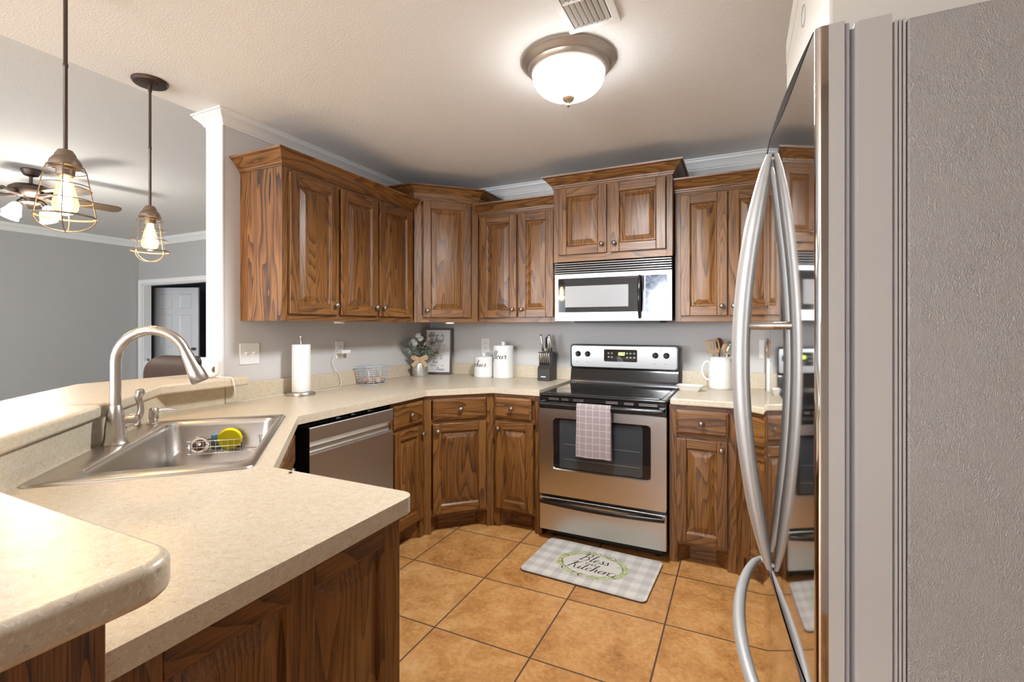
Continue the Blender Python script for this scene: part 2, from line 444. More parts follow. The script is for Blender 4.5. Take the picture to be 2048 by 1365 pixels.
# ------------------------------------------------------------------ cabinets
KNOBP = [(.0055, 0), (.0055, .010), (.009, .013), (.0145, .018), (.0155, .023), (.012, .028), (0, .030)]
def knob(parent, x, z, y=-.021):
    return MB().lathe(KNOBP, (x, y, z), (0, -1, 0), 18).build('knob', M['knob'], parent, smooth=50)
def rings(b, rs, mi=0):
    """rs: list of (x0,x1,z0,z1,y): nested rectangles joined into a moulded face"""
    vs = []
    for x0, x1, z0, z1, y in rs: vs += [(x0, y, z0), (x1, y, z0), (x1, y, z1), (x0, y, z1)]
    fs = []
    for i in range(len(rs) - 1):
        for k in range(4): fs.append((4 * i + k, 4 * i + (k + 1) % 4, 4 * i + 4 + (k + 1) % 4, 4 * i + 4 + k))
    e = 4 * (len(rs) - 1); fs.append((e, e + 1, e + 2, e + 3)); b.add(vs, fs, mi)
def raised_door(parent, x0, x1, z0, z1, kn=None, sw=.056, label=None, t=.0205):
    b = MB(); g = .001
    xs0, xs1, zs0, zs1 = x0 + sw, x1 - sw, z0 + sw, z1 - sw
    b.box(x0, xs0, -t, -g, z0, z1, 0); b.box(xs1, x1, -t, -g, z0, z1, 0)
    b.box(xs0, xs1, -t, -g, z0, zs0, 1); b.box(xs0, xs1, -t, -g, zs1, z1, 1)
    d = b.build('door', WOODS, parent, bevel=.0035)
    p = MB()
    def R(i, y): return (xs0 + i, xs1 - i, zs0 + i, zs1 - i, y)
    rings(p, [R(-.001, -.0165), R(.005, -.012), R(.008, -.0075), R(.012, -.0075), R(.040, -.0175), R(.043, -.0180)])
    p.build('raised_panel', M['woodz'], d, smooth=12)
    if kn: knob(d, *kn)
    return d
def drawer(parent, x0, x1, z0, z1, kn=True):
    b = MB()
    def R(i, y): return (x0 + i, x1 - i, z0 + i, z1 - i, y)
    rings(b, [R(0, -.001), R(0, -.012), R(.004, -.0155), (x0 + .012, x1 - .012, z0 + .012, z1 - .012, -.0175), R(.015, -.0205), R(.02, -.0205)])
    d = b.build('drawer', M['woodx'], parent, smooth=12)
    if kn: knob(d, (x0 + x1) / 2, (z0 + z1) / 2)
    return d
CABCROWN = [(0, 0), (.006, 0), (.007, .008), (.012, .011), (.013, .018), (.020, .024), (.034, .040), (.046, .052), (.050, .060), (.064, .066), (.066, .075), (0, .075)]
def wall_cab(label, loc, rz, w, depth, zb, zt, doors, sides, z_door=(None, None)):
    """doors: [(x0,x1,knob side)], sides: which crown returns to build ('L','R')"""
    t = thing('wall_cabinet', label, 'kitchen cabinet', (*loc, zb), rz)
    h = zt - zb; b = MB()
    b.mi = 0
    b.box(0, w, .019, depth, .018, h, 0)
    for x0, x1 in ((0, .036), (w - .036, w)): b.box(x0, x1, 0, .019, 0, h, 0)
    b.box(.036, w - .036, 0, .019, 0, .05, 1); b.box(.036, w - .036, 0, .019, h - .04, h, 1)
    inner = sorted(doors)
    for (a0, a1, _), (c0, c1, _) in zip(inner, inner[1:]): b.box(a1 - .018, c0 + .018, 0, .019, .05, h - .04, 0)
    b.build('body', WOODS, t, bevel=.0012)
    za, zc = z_door
    for x0, x1, k in doors:
        d0, d1 = (.036 if za is None else za), (h - .022 if zc is None else zc)
        kx = x1 - .028 if k == 'R' else x0 + .028
        raised_door(t, x0, x1, d0, d1, (kx, d0 + .055))
    path = []; mats = []
    if 'L' in sides: path.append((0, depth)); mats.append(2)
    path += [(0, 0), (w, 0)]; mats.append(1)
    if 'R' in sides: path.append((w, depth)); mats.append(2)
    c = MB(); c.sweep(path, CABCROWN, h, mats); c.build('crown', WOODS, t, smooth=20)
    return t
UB = 1.35
# left run: face plane X=-2.106, Y 1.70 .. 2.785
wl = wall_cab('long three-door oak wall cabinet on the left wall, nearest the pendants', (-2.106, 1.70), 90, 1.085, .322, UB, 2.142,
              [(.033, .362, 'R'), (.383, .697, 'R'), (.712, 1.046, 'L')], 'L')
e = MB(); e.box(-.0015, 0, .0, .322, 0, .792); e.build('end_panel', M['woodside'], wl)
# diagonal corner wall cabinet
t = thing('wall_cabinet', 'tall diagonal one-door oak corner wall cabinet above the framed sign', 'kitchen cabinet', (-2.106, 2.795, UB), 45)
CW = .336 * math.sqrt(2); h = 2.258 - UB
b = MB(); q = .322 / math.sqrt(2)
poly = [(.0, .019), (CW, .019), (CW + q, q + .0), (CW + q - .02, q + .02)]
b.prism([(0, .012), (CW, .012), (CW + q, .012 + q), (CW / 2, CW / 2 + 2 * q), (-q, .012 + q)], .018, h, 0)
for x0, x1 in ((0, .05), (CW - .05, CW)): b.box(x0, x1, 0, .012, 0, h, 0)
b.box(.05, CW - .05, 0, .012, 0, .05, 1); b.box(.05, CW - .05, 0, .012, h - .04, h, 1)
b.build('body', WOODS, t, bevel=.0012)
raised_door(t, .062, CW - .062, .036, h - .03, (.062 + .03, .036 + .05))
c = MB(); c.sweep([(-q, q), (0, 0), (CW, 0), (CW + q, q)], CABCROWN, h, [2, 1, 2]); c.build('crown', WOODS, t, smooth=20)
# back wall
wall_cab('two-door oak wall cabinet between the corner cabinet and the microwave', (-1.765, 3.131), 0, .620, .322, UB, 2.150,
         [(.022, .318, 'R'), (.334, .600, 'L')], '')
wall_cab('raised two-door oak wall cabinet directly above the microwave', (-1.139, 3.052), 0, .770, .401, 1.752, 2.250,
         [(.040, .366, 'R'), (.392, .732, 'L')], 'LR', (.045, .498 - .012))
wall_cab('two-door oak wall cabinet on the back wall beside the refrigerator', (-.364, 3.131), 0, .625, .322, UB, 2.150,
         [(.034, .298, 'R'), (.306, .592, 'L')], '')
def puck(x, y, label):
    p = MB().lathe([(.033, 0), (.033, -.008), (.028, -.011), (0, -.011)], (x, y, UB - .0005), n=20).build('puck_light', M['whiteplastic'], smooth=30)
    return tag(p, label, 'puck light')
E1 = puck(-2.19, 2.17, 'small white puck light under the long left wall cabinet')
puck(-1.93, 2.99, 'small white puck light under the diagonal corner wall cabinet')

# ------------------------------------------------------------------ base cabinets
BT = .880
def base_cab(label, loc, rz, w, depth=.60, drw=None, door=None, kside='R', left_leg=True, right_leg=True, doors=None, plan=None, btop=None):
    t = thing('base_cabinet', label, 'kitchen cabinet', (*loc, 0), rz)
    b = MB()
    if plan: b.prism(plan, .135, btop or BT - .001, 0)
    else: b.box(0, w, .019, depth, .135, BT - .001, 0)
    lw = .046
    b.box(0, lw, 0, .019, 0, BT - .001, 0); b.box(w - lw, w, 0, .019, 0, BT - .001, 0)
    b.box(lw, w - lw, 0, .019, BT - .036, BT - .001, 1); b.box(lw, w - lw, 0, .019, .692, .722, 1)
    b.box(lw, w - lw, 0, .019, .108, .150, 1)
    b.build('body', WOODS, t, bevel=.0015)
    k = MB(); a = .058
    k.prism([(lw, .0195), (lw + a, .078), (w - lw - a, .078), (w - lw, .0195), (w - .03, .0195), (w - .03, .094), (.03, .094), (.03, .0195)], 0, .134, 1)
    k.build('toe_kick', WOODS, t)
    for d in (drw or []): drawer(t, *d)
    for x0, x1, ks in (doors or []):
        raised_door(t, x0, x1, .128, .700, ((x1 - .028 if ks == 'R' else x0 + .028), .655), sw=.052)
    return t
# left run
base_cab('narrow base cabinet between the dishwasher and the diagonal corner base', (-1.80, 2.168), 90, .322, .60, [(.016, .292, .722, .858)], doors=[(.016, .292, 'R')])
CB = .325 * math.sqrt(2); q2 = .60 / math.sqrt(2)
base_cab('diagonal corner base cabinet below the flower pail', (-1.80, 2.49), 45, CB, .5, [(.054, CB - .054, .722, .858)], doors=[(.054, CB - .054, 'L')],
         plan=[(0, .019), (CB, .019), (CB + .40, .42), (CB / 2, .42 + CB / 2 + .38), (-.40, .42)])
base_cab('narrow base cabinet immediately left of the range', (-1.475, 2.815), 0, .345, .60, [(.016, .278, .722, .858)], doors=[(.022, .292, 'L')])
base_cab('weathered single-door base cabinet immediately right of the range', (-.358, 2.815), 0, .345, .60, [(.036, .307, .722, .858)], doors=[(.040, .300, 'R')])
base_cab('diagonal base cabinet half hidden behind the refrigerator handle', (-.013, 2.815), -45, .50, .5, [(.054, .446, .722, .858)], doors=[(.054, .446, 'L')],
         plan=[(0, .019), (.50, .019), (.80, .32), (.25, .86), (-.40, .42)])
# sink base (45 degrees) and peninsula
SB = .60 * math.sqrt(2)
base_cab('diagonal sink base cabinet beside the dishwasher', (-1.2, .90), 135, SB - .004, .3, [(.04, SB - .04, .722, .858)], doors=[(.04, SB / 2 - .006, 'R'), (SB / 2 + .006, SB - .04, 'L')],
         plan=[(0, .019), (SB - .004, .019), (SB + .05, .10), (SB - .02, .40), (.02, .40), (-.05, .10)], btop=.68)
t = thing('base_cabinet', 'peninsula base cabinet with two raised panels on its dark oak end', 'kitchen cabinet', (-.725, .328, 0), 90)
b = MB(); b.box(0, .58, .019, .46, 0, BT - .001, 0); b.build('body', WOODS, t, bevel=.0015)
b = MB()
for x0, x1 in ((0, .066), (.276, .330), (.526, .58)): b.box(x0, x1, 0, .019, 0, BT - .001, 0)
for x0, x1 in ((.066, .276), (.330, .526)):
    b.box(x0, x1, 0, .019, .825, BT - .001, 1); b.box(x0, x1, 0, .019, 0, .11, 1)
b.build('end_frame', WOODS, t, bevel=.003)
for x0, x1 in ((.066, .276), (.330, .526)):
    p = MB()
    def R(i, y): return (x0 + i, x1 - i, .11 + i, .825 - i, y)
    rings(p, [R(-.001, .001), R(.005, .006), R(.008, .014), R(.012, .014), R(.045, .005), R(.048, .0045)])
    p.build('raised_panel', M['woodz'], t, smooth=12)

# ------------------------------------------------------------------ countertops
Z0, Z1 = .882, .920
def slab(b, poly, z0, z1, r=.009):
    b.prism(poly, z0, z1)
left_poly = [(-1.16, YB - .001), (-1.136, YB - .001), (-1.136, 2.79), (-1.465, 2.79), (-1.775, 2.48), (-1.775, 1.515), (-1.197, .937)] \
    + arc(-.70 - .035, .937 - .035, .035, 90, 0, 6) + [(-.70, .3135), (-1.4205, .3135), (-2.4085, 1.3015), (-2.409, 1.60), (XL + .001, 1.609), (XL + .001, YB - .001)]
t = thing('countertop', 'cream speckled countertop with the sink, running from range to peninsula', 'countertop', (-1.6, 2.0, Z0))
b = MB(); slab(b, left_poly, Z0, Z1)
ctop = b.build('worktop', M['stone'], t, world=True)
# cut-out for the sink bowl
SC = Vector((-1.731, 1.027)); SR = 135
cut = MB(); cut.box(-.365, .365, -.238, .182, -.2, .2)
co = cut.build('sink_cutout', M['stone']); co.location = (SC.x, SC.y, .9); co.rotation_euler = (0, 0, math.radians(SR))
bpy.context.view_layer.update()
md = ctop.modifiers.new('cut', 'BOOLEAN'); md.object = co; md.operation = 'DIFFERENCE'; md.solver = 'EXACT'
dg = bpy.context.evaluated_depsgraph_get()
me2 = bpy.data.meshes.new_from_object(ctop.evaluated_get(dg))
ctop.modifiers.clear(); ctop.data = me2; bpy.data.objects.remove(co)
bv = ctop.modifiers.new('bevel', 'BEVEL'); bv.width = .009; bv.segments = 3; bv.limit_method = 'ANGLE'; bv.angle_limit = math.radians(50)
me2.polygons.foreach_set('use_smooth', [True] * len(me2.polygons)); me2.set_sharp_from_angle(angle=math.radians(34)); bv.harden_normals = True
b = MB(); b.prism([(XL + .001, 1.61), (XL + .022, 1.602), (XL + .022, YB - .023), (-1.136, YB - .023), (-1.136, YB - .001), (XL + .001, YB - .001)], Z1, 1.0155)
b.build('backsplash', M['stone'], t, world=True, bevel=.003)
b = MB(); b.prism([(-.736, .3125), (-1.4215, .3125), (-2.4195, 1.3105), (-2.4195, 1.598), (-2.406, 1.598), (-2.406, 1.316), (-1.4155, .3225), (-.736, .3225)], Z1, 1.0155)
b.build('bar_splash', M['stone'], t, world=True)
t = thing('countertop', 'short cream countertop between the range and the refrigerator', 'countertop', (.2, 3.1, Z0))
b = MB(); slab(b, [(-.352, YB - .001), (-.352, 2.79), (-.023, 2.79), (.285, 2.482), (.899, 2.482), (.899, YB - .001)], Z0, Z1)
b.build('worktop', M['stone'], t, world=True, bevel=.009, seg=3)
b = MB(); b.prism([(-.352, YB - .001), (-.352, YB - .023), (.877, YB - .023), (.877, 2.50), (.899, 2.50), (.899, YB - .001)], Z1, 1.022)
b.build('backsplash', M['stone'], t, world=True, bevel=.003)
# raised bar top
bar_poly = arc(-.575 - .05, .34 - .05, .05, 90, 0, 7)[::-1] + [(-1.40, .34), (-2.30, 1.24), (-2.30, 1.66), (-2.428, 1.66), (-2.428, 1.597), (-2.562, 1.597), (-2.562, 1.66), (-2.70, 1.66), (-2.70, 1.10), (-1.557, -.04), (-.62, -.04), (-.575, .0)]
o = MB().prism(bar_poly, 1.017, 1.061).build('bar_top', M['stone'], bevel=.011, seg=3)
tag(o, 'raised cream speckled bar top bending around behind the sink', 'bar top')

# ------------------------------------------------------------------ sink, faucet, dispenser
t = thing('sink', 'large single-bowl stainless steel sink set diagonally in the corner', 'sink', (SC.x, SC.y, Z1), SR)
def loft(b, secs):
    n = len(secs[0]); vs = [p for s_ in secs for p in s_]
    fs = [(i * n + k, i * n + (k + 1) % n, (i + 1) * n + (k + 1) % n, (i + 1) * n + k) for i in range(len(secs) - 1) for k in range(n)]
    b.add(vs, fs)
def rr3(x0, x1, y0, y1, r, z): return [(x, y, z) for x, y in rrect(x0, x1, y0, y1, r, 6)]
b = MB()
loft(b, [rr3(-.438, .421, -.262, .262, .03, .0005), rr3(-.436, .419, -.260, .260, .029, .005), rr3(-.431, .414, -.255, .255, .026, .007), rr3(-.365, .365, -.238, .172, .045, .0065), rr3(-.360, .360, -.233, .167, .05, .003),
         rr3(-.357, .357, -.230, .164, .052, -.015), rr3(-.345, .345, -.218, .152, .055, -.165), rr3(-.325, .325, -.198, .132, .06, -.188), rr3(-.25, .25, -.13, .07, .06, -.196)])
b.add(rr3(-.25, .25, -.13, .07, .06, -.196), [tuple(range(28))])
b.build('bowl', M['sinksteel'], t, smooth=50)
d = MB(); d.lathe([(.056, 0), (.056, .003), (.046, .004), (.040, -.001), (.012, -.001), (0, -.001)], (0, -.03, -.1955), n=24); d.build('drain', M['nickel'], t, smooth=40)
def sk(u, v, z=0): # sink local -> world
    a = math.radians(SR); return (SC.x + u * math.cos(a) - v * math.sin(a), SC.y + u * math.sin(a) + v * math.cos(a), Z1 + z)
fx = sk(.005, .217, .0066)
t = thing('faucet', 'brushed nickel gooseneck pull-down faucet behind the sink', 'faucet', fx, SR)
b = MB(); b.lathe([(.036, 0), (.037, .004), (.033, .012), (.031, .03), (.029, .06), (.024, .10), (.0175, .128), (.0165, .130)], n=28); b.build('base', M['nickel'], t, smooth=40)
pts = [(0, 0, .128), (0, 0, .20), (0, 0, .276)]
R_ = .102
for i in range(1, 15):
    a = PI - i * (PI * .90) / 14
    pts.append((0, -R_ - R_ * math.cos(a), .276 + R_ * 1.02 * math.sin(a)))
MB().tube(pts, .0160, 18).build('spout', M['nickel'], t, smooth=60)
p1 = Vector(pts[-1]); dr = (p1 - Vector(pts[-2])).normalized()
b = MB(); b.lathe([(.0170, .0), (.0180, .010), (.0205, .04), (.0265, .085), (.0285, .112), (.024, .120), (0, .120)], p1, dr, 24)
hd = b.build('spray_head', M['nickel'], t, smooth=40)
sd = Vector((0, 1, 0)) if True else None
b = MB(); nb = Vector((0, -dr.z, dr.y)); c0 = p1 + dr * .055 + nb * -.020
b.ball(c0, .014, sz=(.8, .7, 1.5)); b.build('spray_button', M['blackmatte'], hd, smooth=60)
b = MB(); b.lathe([(.0215, .01), (.0215, .042), (.0235, .045), (.0235, .056), (.018, .064), (0, .066)], (0, 0, .072), (.50, -.866, 0), 22); hb = b.build('handle_hub', M['nickel'], t, smooth=40)
hp = [(.5 * k, -.866 * k, z) for k, z in ((.050, .072), (.066, .092), (.068, .122), (.062, .148), (.066, .166))]
b = MB(); b.tube(catmull(hp, 5), [.0145 - .005 * math.sin(PI * i / 20) for i in range(21)], 14); b.ball((.033, -.0572, .166), .0140); b.build('lever', M['nickel'], t, smooth=60)
t = thing('soap_dispenser', 'small brushed nickel soap dispenser to the right of the faucet', 'soap dispenser', sk(.345, .215, .0066), SR)
b = MB(); b.lathe([(.023, 0), (.023, .004), (.015, .007), (.014, .02), (.017, .024), (.017, .058), (.013, .066), (0, .068)], n=24); b.build('body', M['nickel'], t, smooth=40)
MB().tube([(0, 0, .052), (.02, -.02, .054), (.045, -.045, .052), (.062, -.062, .046)], [.0075, .007, .006, .005], 12).build('nozzle', M['nickel'], t, smooth=50)

# sink caddy on the bowl's far side with its sponges and strainer
t = thing('sink_caddy', 'chrome wire caddy hanging inside the sink bowl', 'sink caddy', sk(.318, -.02, -.115), SR)
b = MB(); wr = .0016
x0, x1, ya, yb = -.028, .026, -.085, .115
for z in (0, .026, .050):
    b.tube([(x0, ya, z), (x0, yb - .03, z), (x0 + .012, yb - .006, z), (0, yb, z), (x1, yb - .004, z), (x1, ya, z)], wr, 6, closed=True)
for i in range(9):
    y = ya + .004 + i * .022
    b.tube([(x1, y, .050), (x1, y, 0), (x0, y, 0), (x0, y, .050)], wr * .8, 6)
b.build('basket', M['chrome'], t, smooth=60)
b = MB(); b.tube([(x1, ya, 0), (x1, ya - .055, 0), (x1, ya - .06, .005), (x1, ya - .06, .05), (x0 + .02, ya - .06, .055)], wr, 6); b.tube([(x0, ya, 0), (x0 + .01, ya - .055, 0), (x1, ya - .056, 0)], wr, 6)
b.build('hook', M['chrome'], t, smooth=60)
def round_pad(name, label, col, r, th, u, v, z, tilt):
    b = MB(); b.lathe([(r * .5, -th), (r * .92, -th), (r, -th * .6), (r, th * .6), (r * .92, th), (r * .5, th), (0, th)], (0, 0, 0), (1, 0, 0), 30)
    b.lathe([(0, -th * 1.01), (r * .5, -th)], (0, 0, 0), (1, 0, 0), 30)
    o = b.build(name, col, smooth=50); o.location = sk(u, v, z); o.rotation_euler = (0, math.radians(tilt), math.radians(SR)); return o
tag(round_pad('sponge', 'round bright yellow sponge standing in the sink caddy', M['yellow'], .045, .012, .312, -.060, -.066, -8), 'round bright yellow sponge standing in the sink caddy', 'sponge')
b = MB(); b.box(-.006, .006, -.03, .03, -.032, .032); o = b.build('sponge', M['blue'], bevel=.004); o.location = sk(.333, -.018, -.078); o.rotation_euler = (0, -.08, math.radians(SR))
tag(o, 'blue sponge behind the round yellow one', 'sponge')
t = thing('sink_strainer', 'metal sink strainer lying in the left end of the caddy', 'sink strainer', sk(.316, .050, -.088), SR); t.rotation_euler = (.1, math.radians(-62), math.radians(SR))
b = MB(); b.lathe([(.036, .012), (.034, .014), (.030, .010), (.026, -.006), (.012, -.012), (0, -.012)], n=24); b.build('cup', M['chrome'], t, smooth=40)
b = MB(); b.lathe([(.029, .0105), (.020, .013), (0, .014)], n=20); b.build('seal', M['bronze'], t, smooth=40)
b = MB(); b.lathe([(.004, .013), (.004, .022), (.008, .026), (0, .03)], n=12); b.build('knob', M['chrome'], t, smooth=40)

# ------------------------------------------------------------------ dishwasher
t = thing('dishwasher', 'stainless dishwasher with a pocket handle under the left counter', 'dishwasher', (-1.77, 1.562, 0), 90)
DWW = .602
b = MB(); b.box(.004, DWW - .004, .045, .58, .10, .862); b.build('tub', M['blackmatte'], t)
b = MB(); b.box(.012, DWW - .012, .05, .12, 0.0, .10); b.build('toe_panel', M['blackmatte'], t)
b = MB()
prof = [(0, .118), (0, .733), (.028, .740), (.028, .762), (.006, .788), (.0, .790), (0, .853), (.004, .857), (.044, .857), (.044, .118)]
b.prism([(y, z) for y, z in prof], .012, DWW - .008, axis='x')
b.build('front_panel', M['dwsteel'], t, bevel=.0015)
b = MB(); b.box(.0085, .0115, .0, .044, .118, .857); b.build('edge_strip', M['blackmatte'], t)
for i, x in enumerate((.20, .30, .42)):
    b = MB(); b.box(x, x + .03, .03, .06, .8625, .866); b.lathe([(.005, 0), (.005, .004), (0, .005)], (x + .008, .035, .866), n=8); b.lathe([(.005, 0), (.005, .004), (0, .005)], (x + .021, .035, .866), n=8)
    b.build('mounting_clip', M['chrome'], t)

# ------------------------------------------------------------------ range
RX0, RX1, RF = -1.122, -.366, 2.757
t = thing('range', 'black and stainless freestanding electric range', 'range', ((RX0 + RX1) / 2, 3.05, 0))
def RB(): return MB()
b = RB(); b.box(RX0 + .004, RX1 - .004, RF + .045, 3.41, .055, .885); b.build('body', M['black'], t, world=True, bevel=.003)
b = RB(); b.box(RX0 + .03, RX1 - .03, RF + .07, RF + .09, .02, .075)
b.build('kick_plate', M['blackmatte'], t, world=True)
for x in (RX0 + .06, RX1 - .06):
    for y in (RF + .10, 3.34): RB().lathe([(.018, 0), (.018, .012), (.008, .014), (.008, .06)], (x, y, 0.0), n=14).build('foot', M['blackmatte'], t, world=True)
# storage drawer
b = RB(); b.prism(rrect(RX0, RX1, .068, .268, .006), RF + .004, RF + .045, axis='y'); dr_ = b.build('drawer', M['steel'], t, world=True, bevel=.003)
def bowed(z, hh, y_face, bow, x0, x1, th, m, name, par):
    b = MB(); n = 24; secs = []
    for i in range(n + 1):
        u = i / n; x = x0 + (x1 - x0) * u; y = y_face - .012 - bow * math.sin(PI * u) ** .9
        zc = z
        secs.append([(x, y - th * .5, zc - hh * .35), (x, y - th * .5, zc + hh * .35), (x, y, zc + hh * .5), (x, y + th * .5, zc + hh * .4), (x, y + th * .5, zc - hh * .4), (x, y, zc - hh * .5)])
    loft(b, secs); b.add(secs[0], [tuple(range(6))]); b.add(secs[-1], [tuple(range(6))])
    for x in (x0 + .006, x1 - .006): b.box(x - .006, x + .006, y_face - .012, y_face + .003, z - hh * .5, z + hh * .5)
    return b.build(name, m, par, smooth=50, world=True)
bowed(.243, .026, RF + .004, .032, RX0 + .008, RX1 - .010, .016, M['black'], 'handle', dr_)
# oven door with window
WX0, WX1, WZ0, WZ1 = -1.038, -.449, .447, .763
b = RB(); n_ = 6
outer = rrect(RX0, RX1, .288, .815, .008, n_); inner = rrect(WX0, WX1, WZ0, WZ1, .022, n_)
n = len(outer); vs = [(x, RF, z) for x, z in outer] + [(x, RF - .001, z) for x, z in [(x, z) for x, z in inner]] + [(x, RF + .008, z) for x, z in rrect(WX0 + .006, WX1 - .006, WZ0 + .006, WZ1 - .006, .018, n_)] + [(x, RF + .042, z) for x, z in outer]
fs = []
for k in range(n):
    j = (k + 1) % n
    fs += [(k, j, n + j, n + k), (n + k, n + j, 2 * n + j, 2 * n + k), (k, j, 3 * n + j, 3 * n + k)]
fs.append(tuple(3 * n + k for k in range(n)))
b.add(vs, fs); od = b.build('oven_door', M['steel'], t, world=True, smooth=30)
b = RB(); b.prism(rrect(WX0 + .004, WX1 - .004, WZ0 + .004, WZ1 - .004, .018, n_), RF + .007, RF + .012, axis='y'); b.build('window_frame', M['glassblack'], od, world=True)
b = RB(); b.prism(rrect(WX0 + .045, WX1 - .047, WZ0 + .014, WZ1 - .012, .014, n_), RF + .0055, RF + .0068, axis='y'); og = b.build('window_glass', M['ovenglass'], od, world=True)
b = RB()
for z in (.515, .605): b.box(WX0 + .07, WX1 - .06, RF + .0046, RF + .0054, z, z + .0018)
b.build('rack_line', M['mesh'], og, world=True)
# black band above the door with slots, handle
b = RB(); b.box(RX0, RX1, RF + .006, RF + .045, .8165, .888); b.box(RX0 + .01, RX1 - .01, RF + .0, RF + .008, .868, .888); ban = b.build('vent_band', M['black'], t, world=True, bevel=.002)
for x, w in ((-1.060, .065), (-.978, .045), (-.905, .065), (-.705, .07), (-.60, .055), (-.515, .10)):
    for z in (.8705, .8785): RB().box(x, x + w, RF - .0016, RF + .001, z, z + .0045).build('vent_slot', M['steel'], ban, world=True)
b = RB(); pts = []
for i in range(17):
    u = i / 16; x = RX0 + .018 + (RX1 - RX0 - .036) * u
    pts.append((x, RF - .036 - .012 * math.sin(PI * u), .850))
b.tube(pts, .0135, 14)
for x in (RX0 + .024, RX1 - .024): b.box(x - .014, x + .014, RF - .040, RF + .007, .839, .861)
oh = b.build('oven_handle', M['black'], t, world=True, smooth=50)
# cooktop
b = RB(); b.box(RX0 - .002, RX1 + .002, RF - .006, 3.345, .889, .909); b.build('cooktop_frame', M['black'], t, world=True, bevel=.009, seg=3)
b = RB(); b.prism(rrect(RX0 + .03, RX1 - .03, RF + .04, 3.33, .015), .9085, .9115); ck = b.build('cooktop_glass', M['glassblack'], t, world=True)
for x, y, r in ((-.94, 2.93, .11), (-.55, 2.93, .09), (-.94, 3.20, .08), (-.55, 3.20, .10)):
    b = RB(); c = [(x + r * math.cos(2 * PI * k / 40), y + r * math.sin(2 * PI * k / 40), .9117) for k in range(40)]; b.tube(c, .0007, 4, closed=True); b.build('burner_ring', M['blackmatte'], ck, world=True)
# backguard
b = RB(); b.prism([(3.345, .889), (3.345, .93), (3.352, .945), (3.366, 1.00), (3.375, 1.02), (3.41, 1.02), (3.41, .889)], RX0 + .002, RX1 - .002, axis='x'); bg_ = b.build('backguard', M['black'], t, world=True, bevel=.003)
b = RB(); b.prism(rrect(RX0 - .002, RX1 + .002, 1.018, 1.192, .022), 3.362, 3.425, axis='y'); cp = b.build('control_panel', M['black'], t, world=True, bevel=.006)
b = RB(); b.prism(rrect(RX0 + .010, RX1 - .012, 1.030, 1.180, .018), 3.3595, 3.3618, axis='y'); cf = b.build('panel_face', M['mwsteel'], cp, world=True)
b = RB(); b.prism(rrect(-.872, -.640, 1.072, 1.158, .008), 3.3575, 3.3593, axis='y'); ds = b.build('display', M['glassblack'], cp, world=True)
PZ = 3.3572
def seg7(b, ch, x, z, w, h, y, tt, sh=.12):
    S7 = {'0': 'abcdef', '1': 'bc', '5': 'acdfg', '2': 'abdeg'}
    L = {'a': (0, 1, 1, 1), 'b': (1, 1, 1, .5), 'c': (1, .5, 1, 0), 'd': (0, 0, 1, 0), 'e': (0, .5, 0, 0), 'f': (0, 1, 0, .5), 'g': (0, .5, 1, .5)}
    for s_ in S7[ch]:
        a0, b0, a1, b1 = L[s_]; q0 = (x + a0 * w + sh * h * b0, z + b0 * h); q1 = (x + a1 * w + sh * h * b1, z + b1 * h)
        dx, dz = q1[0] - q0[0], q1[1] - q0[1]; ln = math.hypot(dx, dz); nx, nz = -dz / ln * tt, dx / ln * tt
        b.add([(q0[0] + nx, y, q0[1] + nz), (q1[0] + nx, y, q1[1] + nz), (q1[0] - nx, y, q1[1] - nz), (q0[0] - nx, y, q0[1] - nz)], [(0, 1, 2, 3)])
b = RB()
for i, ch in enumerate('1050'): seg7(b, ch, -.778 + .0135 * i, 1.118, .009, .019, PZ, .0013)
b.box(-.7535, -.7515, PZ, PZ + .0001, 1.123, 1.1255); b.box(-.7525, -.7505, PZ, PZ + .0001, 1.130, 1.1325)
b.build('clock_digits', M['digit'], ds, world=True)
b = RB()
for x in (-.845, -.822): 
    for z in (1.125, 1.098): b.box(x, x + .012, PZ, PZ + .0001, z, z + .002); b.prism(rrect(x, x + .012, z + .004, z + .011, .002, 3), PZ, PZ + .0001, axis='y')
for x in (-.716, -.692, -.667):
    for z in (1.127, 1.098): b.prism(rrect(x, x + .014, z, z + .010, .003, 3), PZ, PZ + .0001, axis='y')
for z in (1.105, 1.097, 1.089): b.box(-.778, -.752 + .012 * (z < 1.09), PZ, PZ + .0001, z, z + .002)
b.box(-.776, -.735, PZ, PZ + .0001, 1.078, 1.080)
b.build('key_marks', mat('grey key print', (.42, .42, .43), .5), ds, world=True)
for x in (-1.064, -.993, -.518, -.446):
    b = RB(); b.lathe([(.020, 0), (.020, .003), (.016, .006), (.0135, .018), (.011, .022), (0, .022)], (x, 3.3595, 1.122), (0, -1, 0), 22)
    kb = b.build('control_knob', M['blackmatte'], cp, world=True, smooth=40)
    b = RB(); b.box(x - .004, x + .004, 3.332, 3.339, 1.104, 1.142); b.build('grip', M['black'], kb, world=True, bevel=.002)
    RB().lathe([(.0035, 0), (0, .002)], (x, 3.332, 1.123), (0, -1, 0), 10).build('cap', M['chrome'], kb, world=True)
    MB().box(x - .003, x + .003, 3.3585, 3.3594, 1.062, 1.064).box(x - .013, x - .008, 3.3585, 3.3594, 1.061, 1.064).build('dial_mark', M['ink'], cp, world=True)
for x in (-1.026, -.484): MB().lathe([(.003, 0), (.002, .002), (0, .002)], (x, 3.3594, 1.160), (0, -1, 0), 10).build('indicator', M['ink'], cp, world=True)

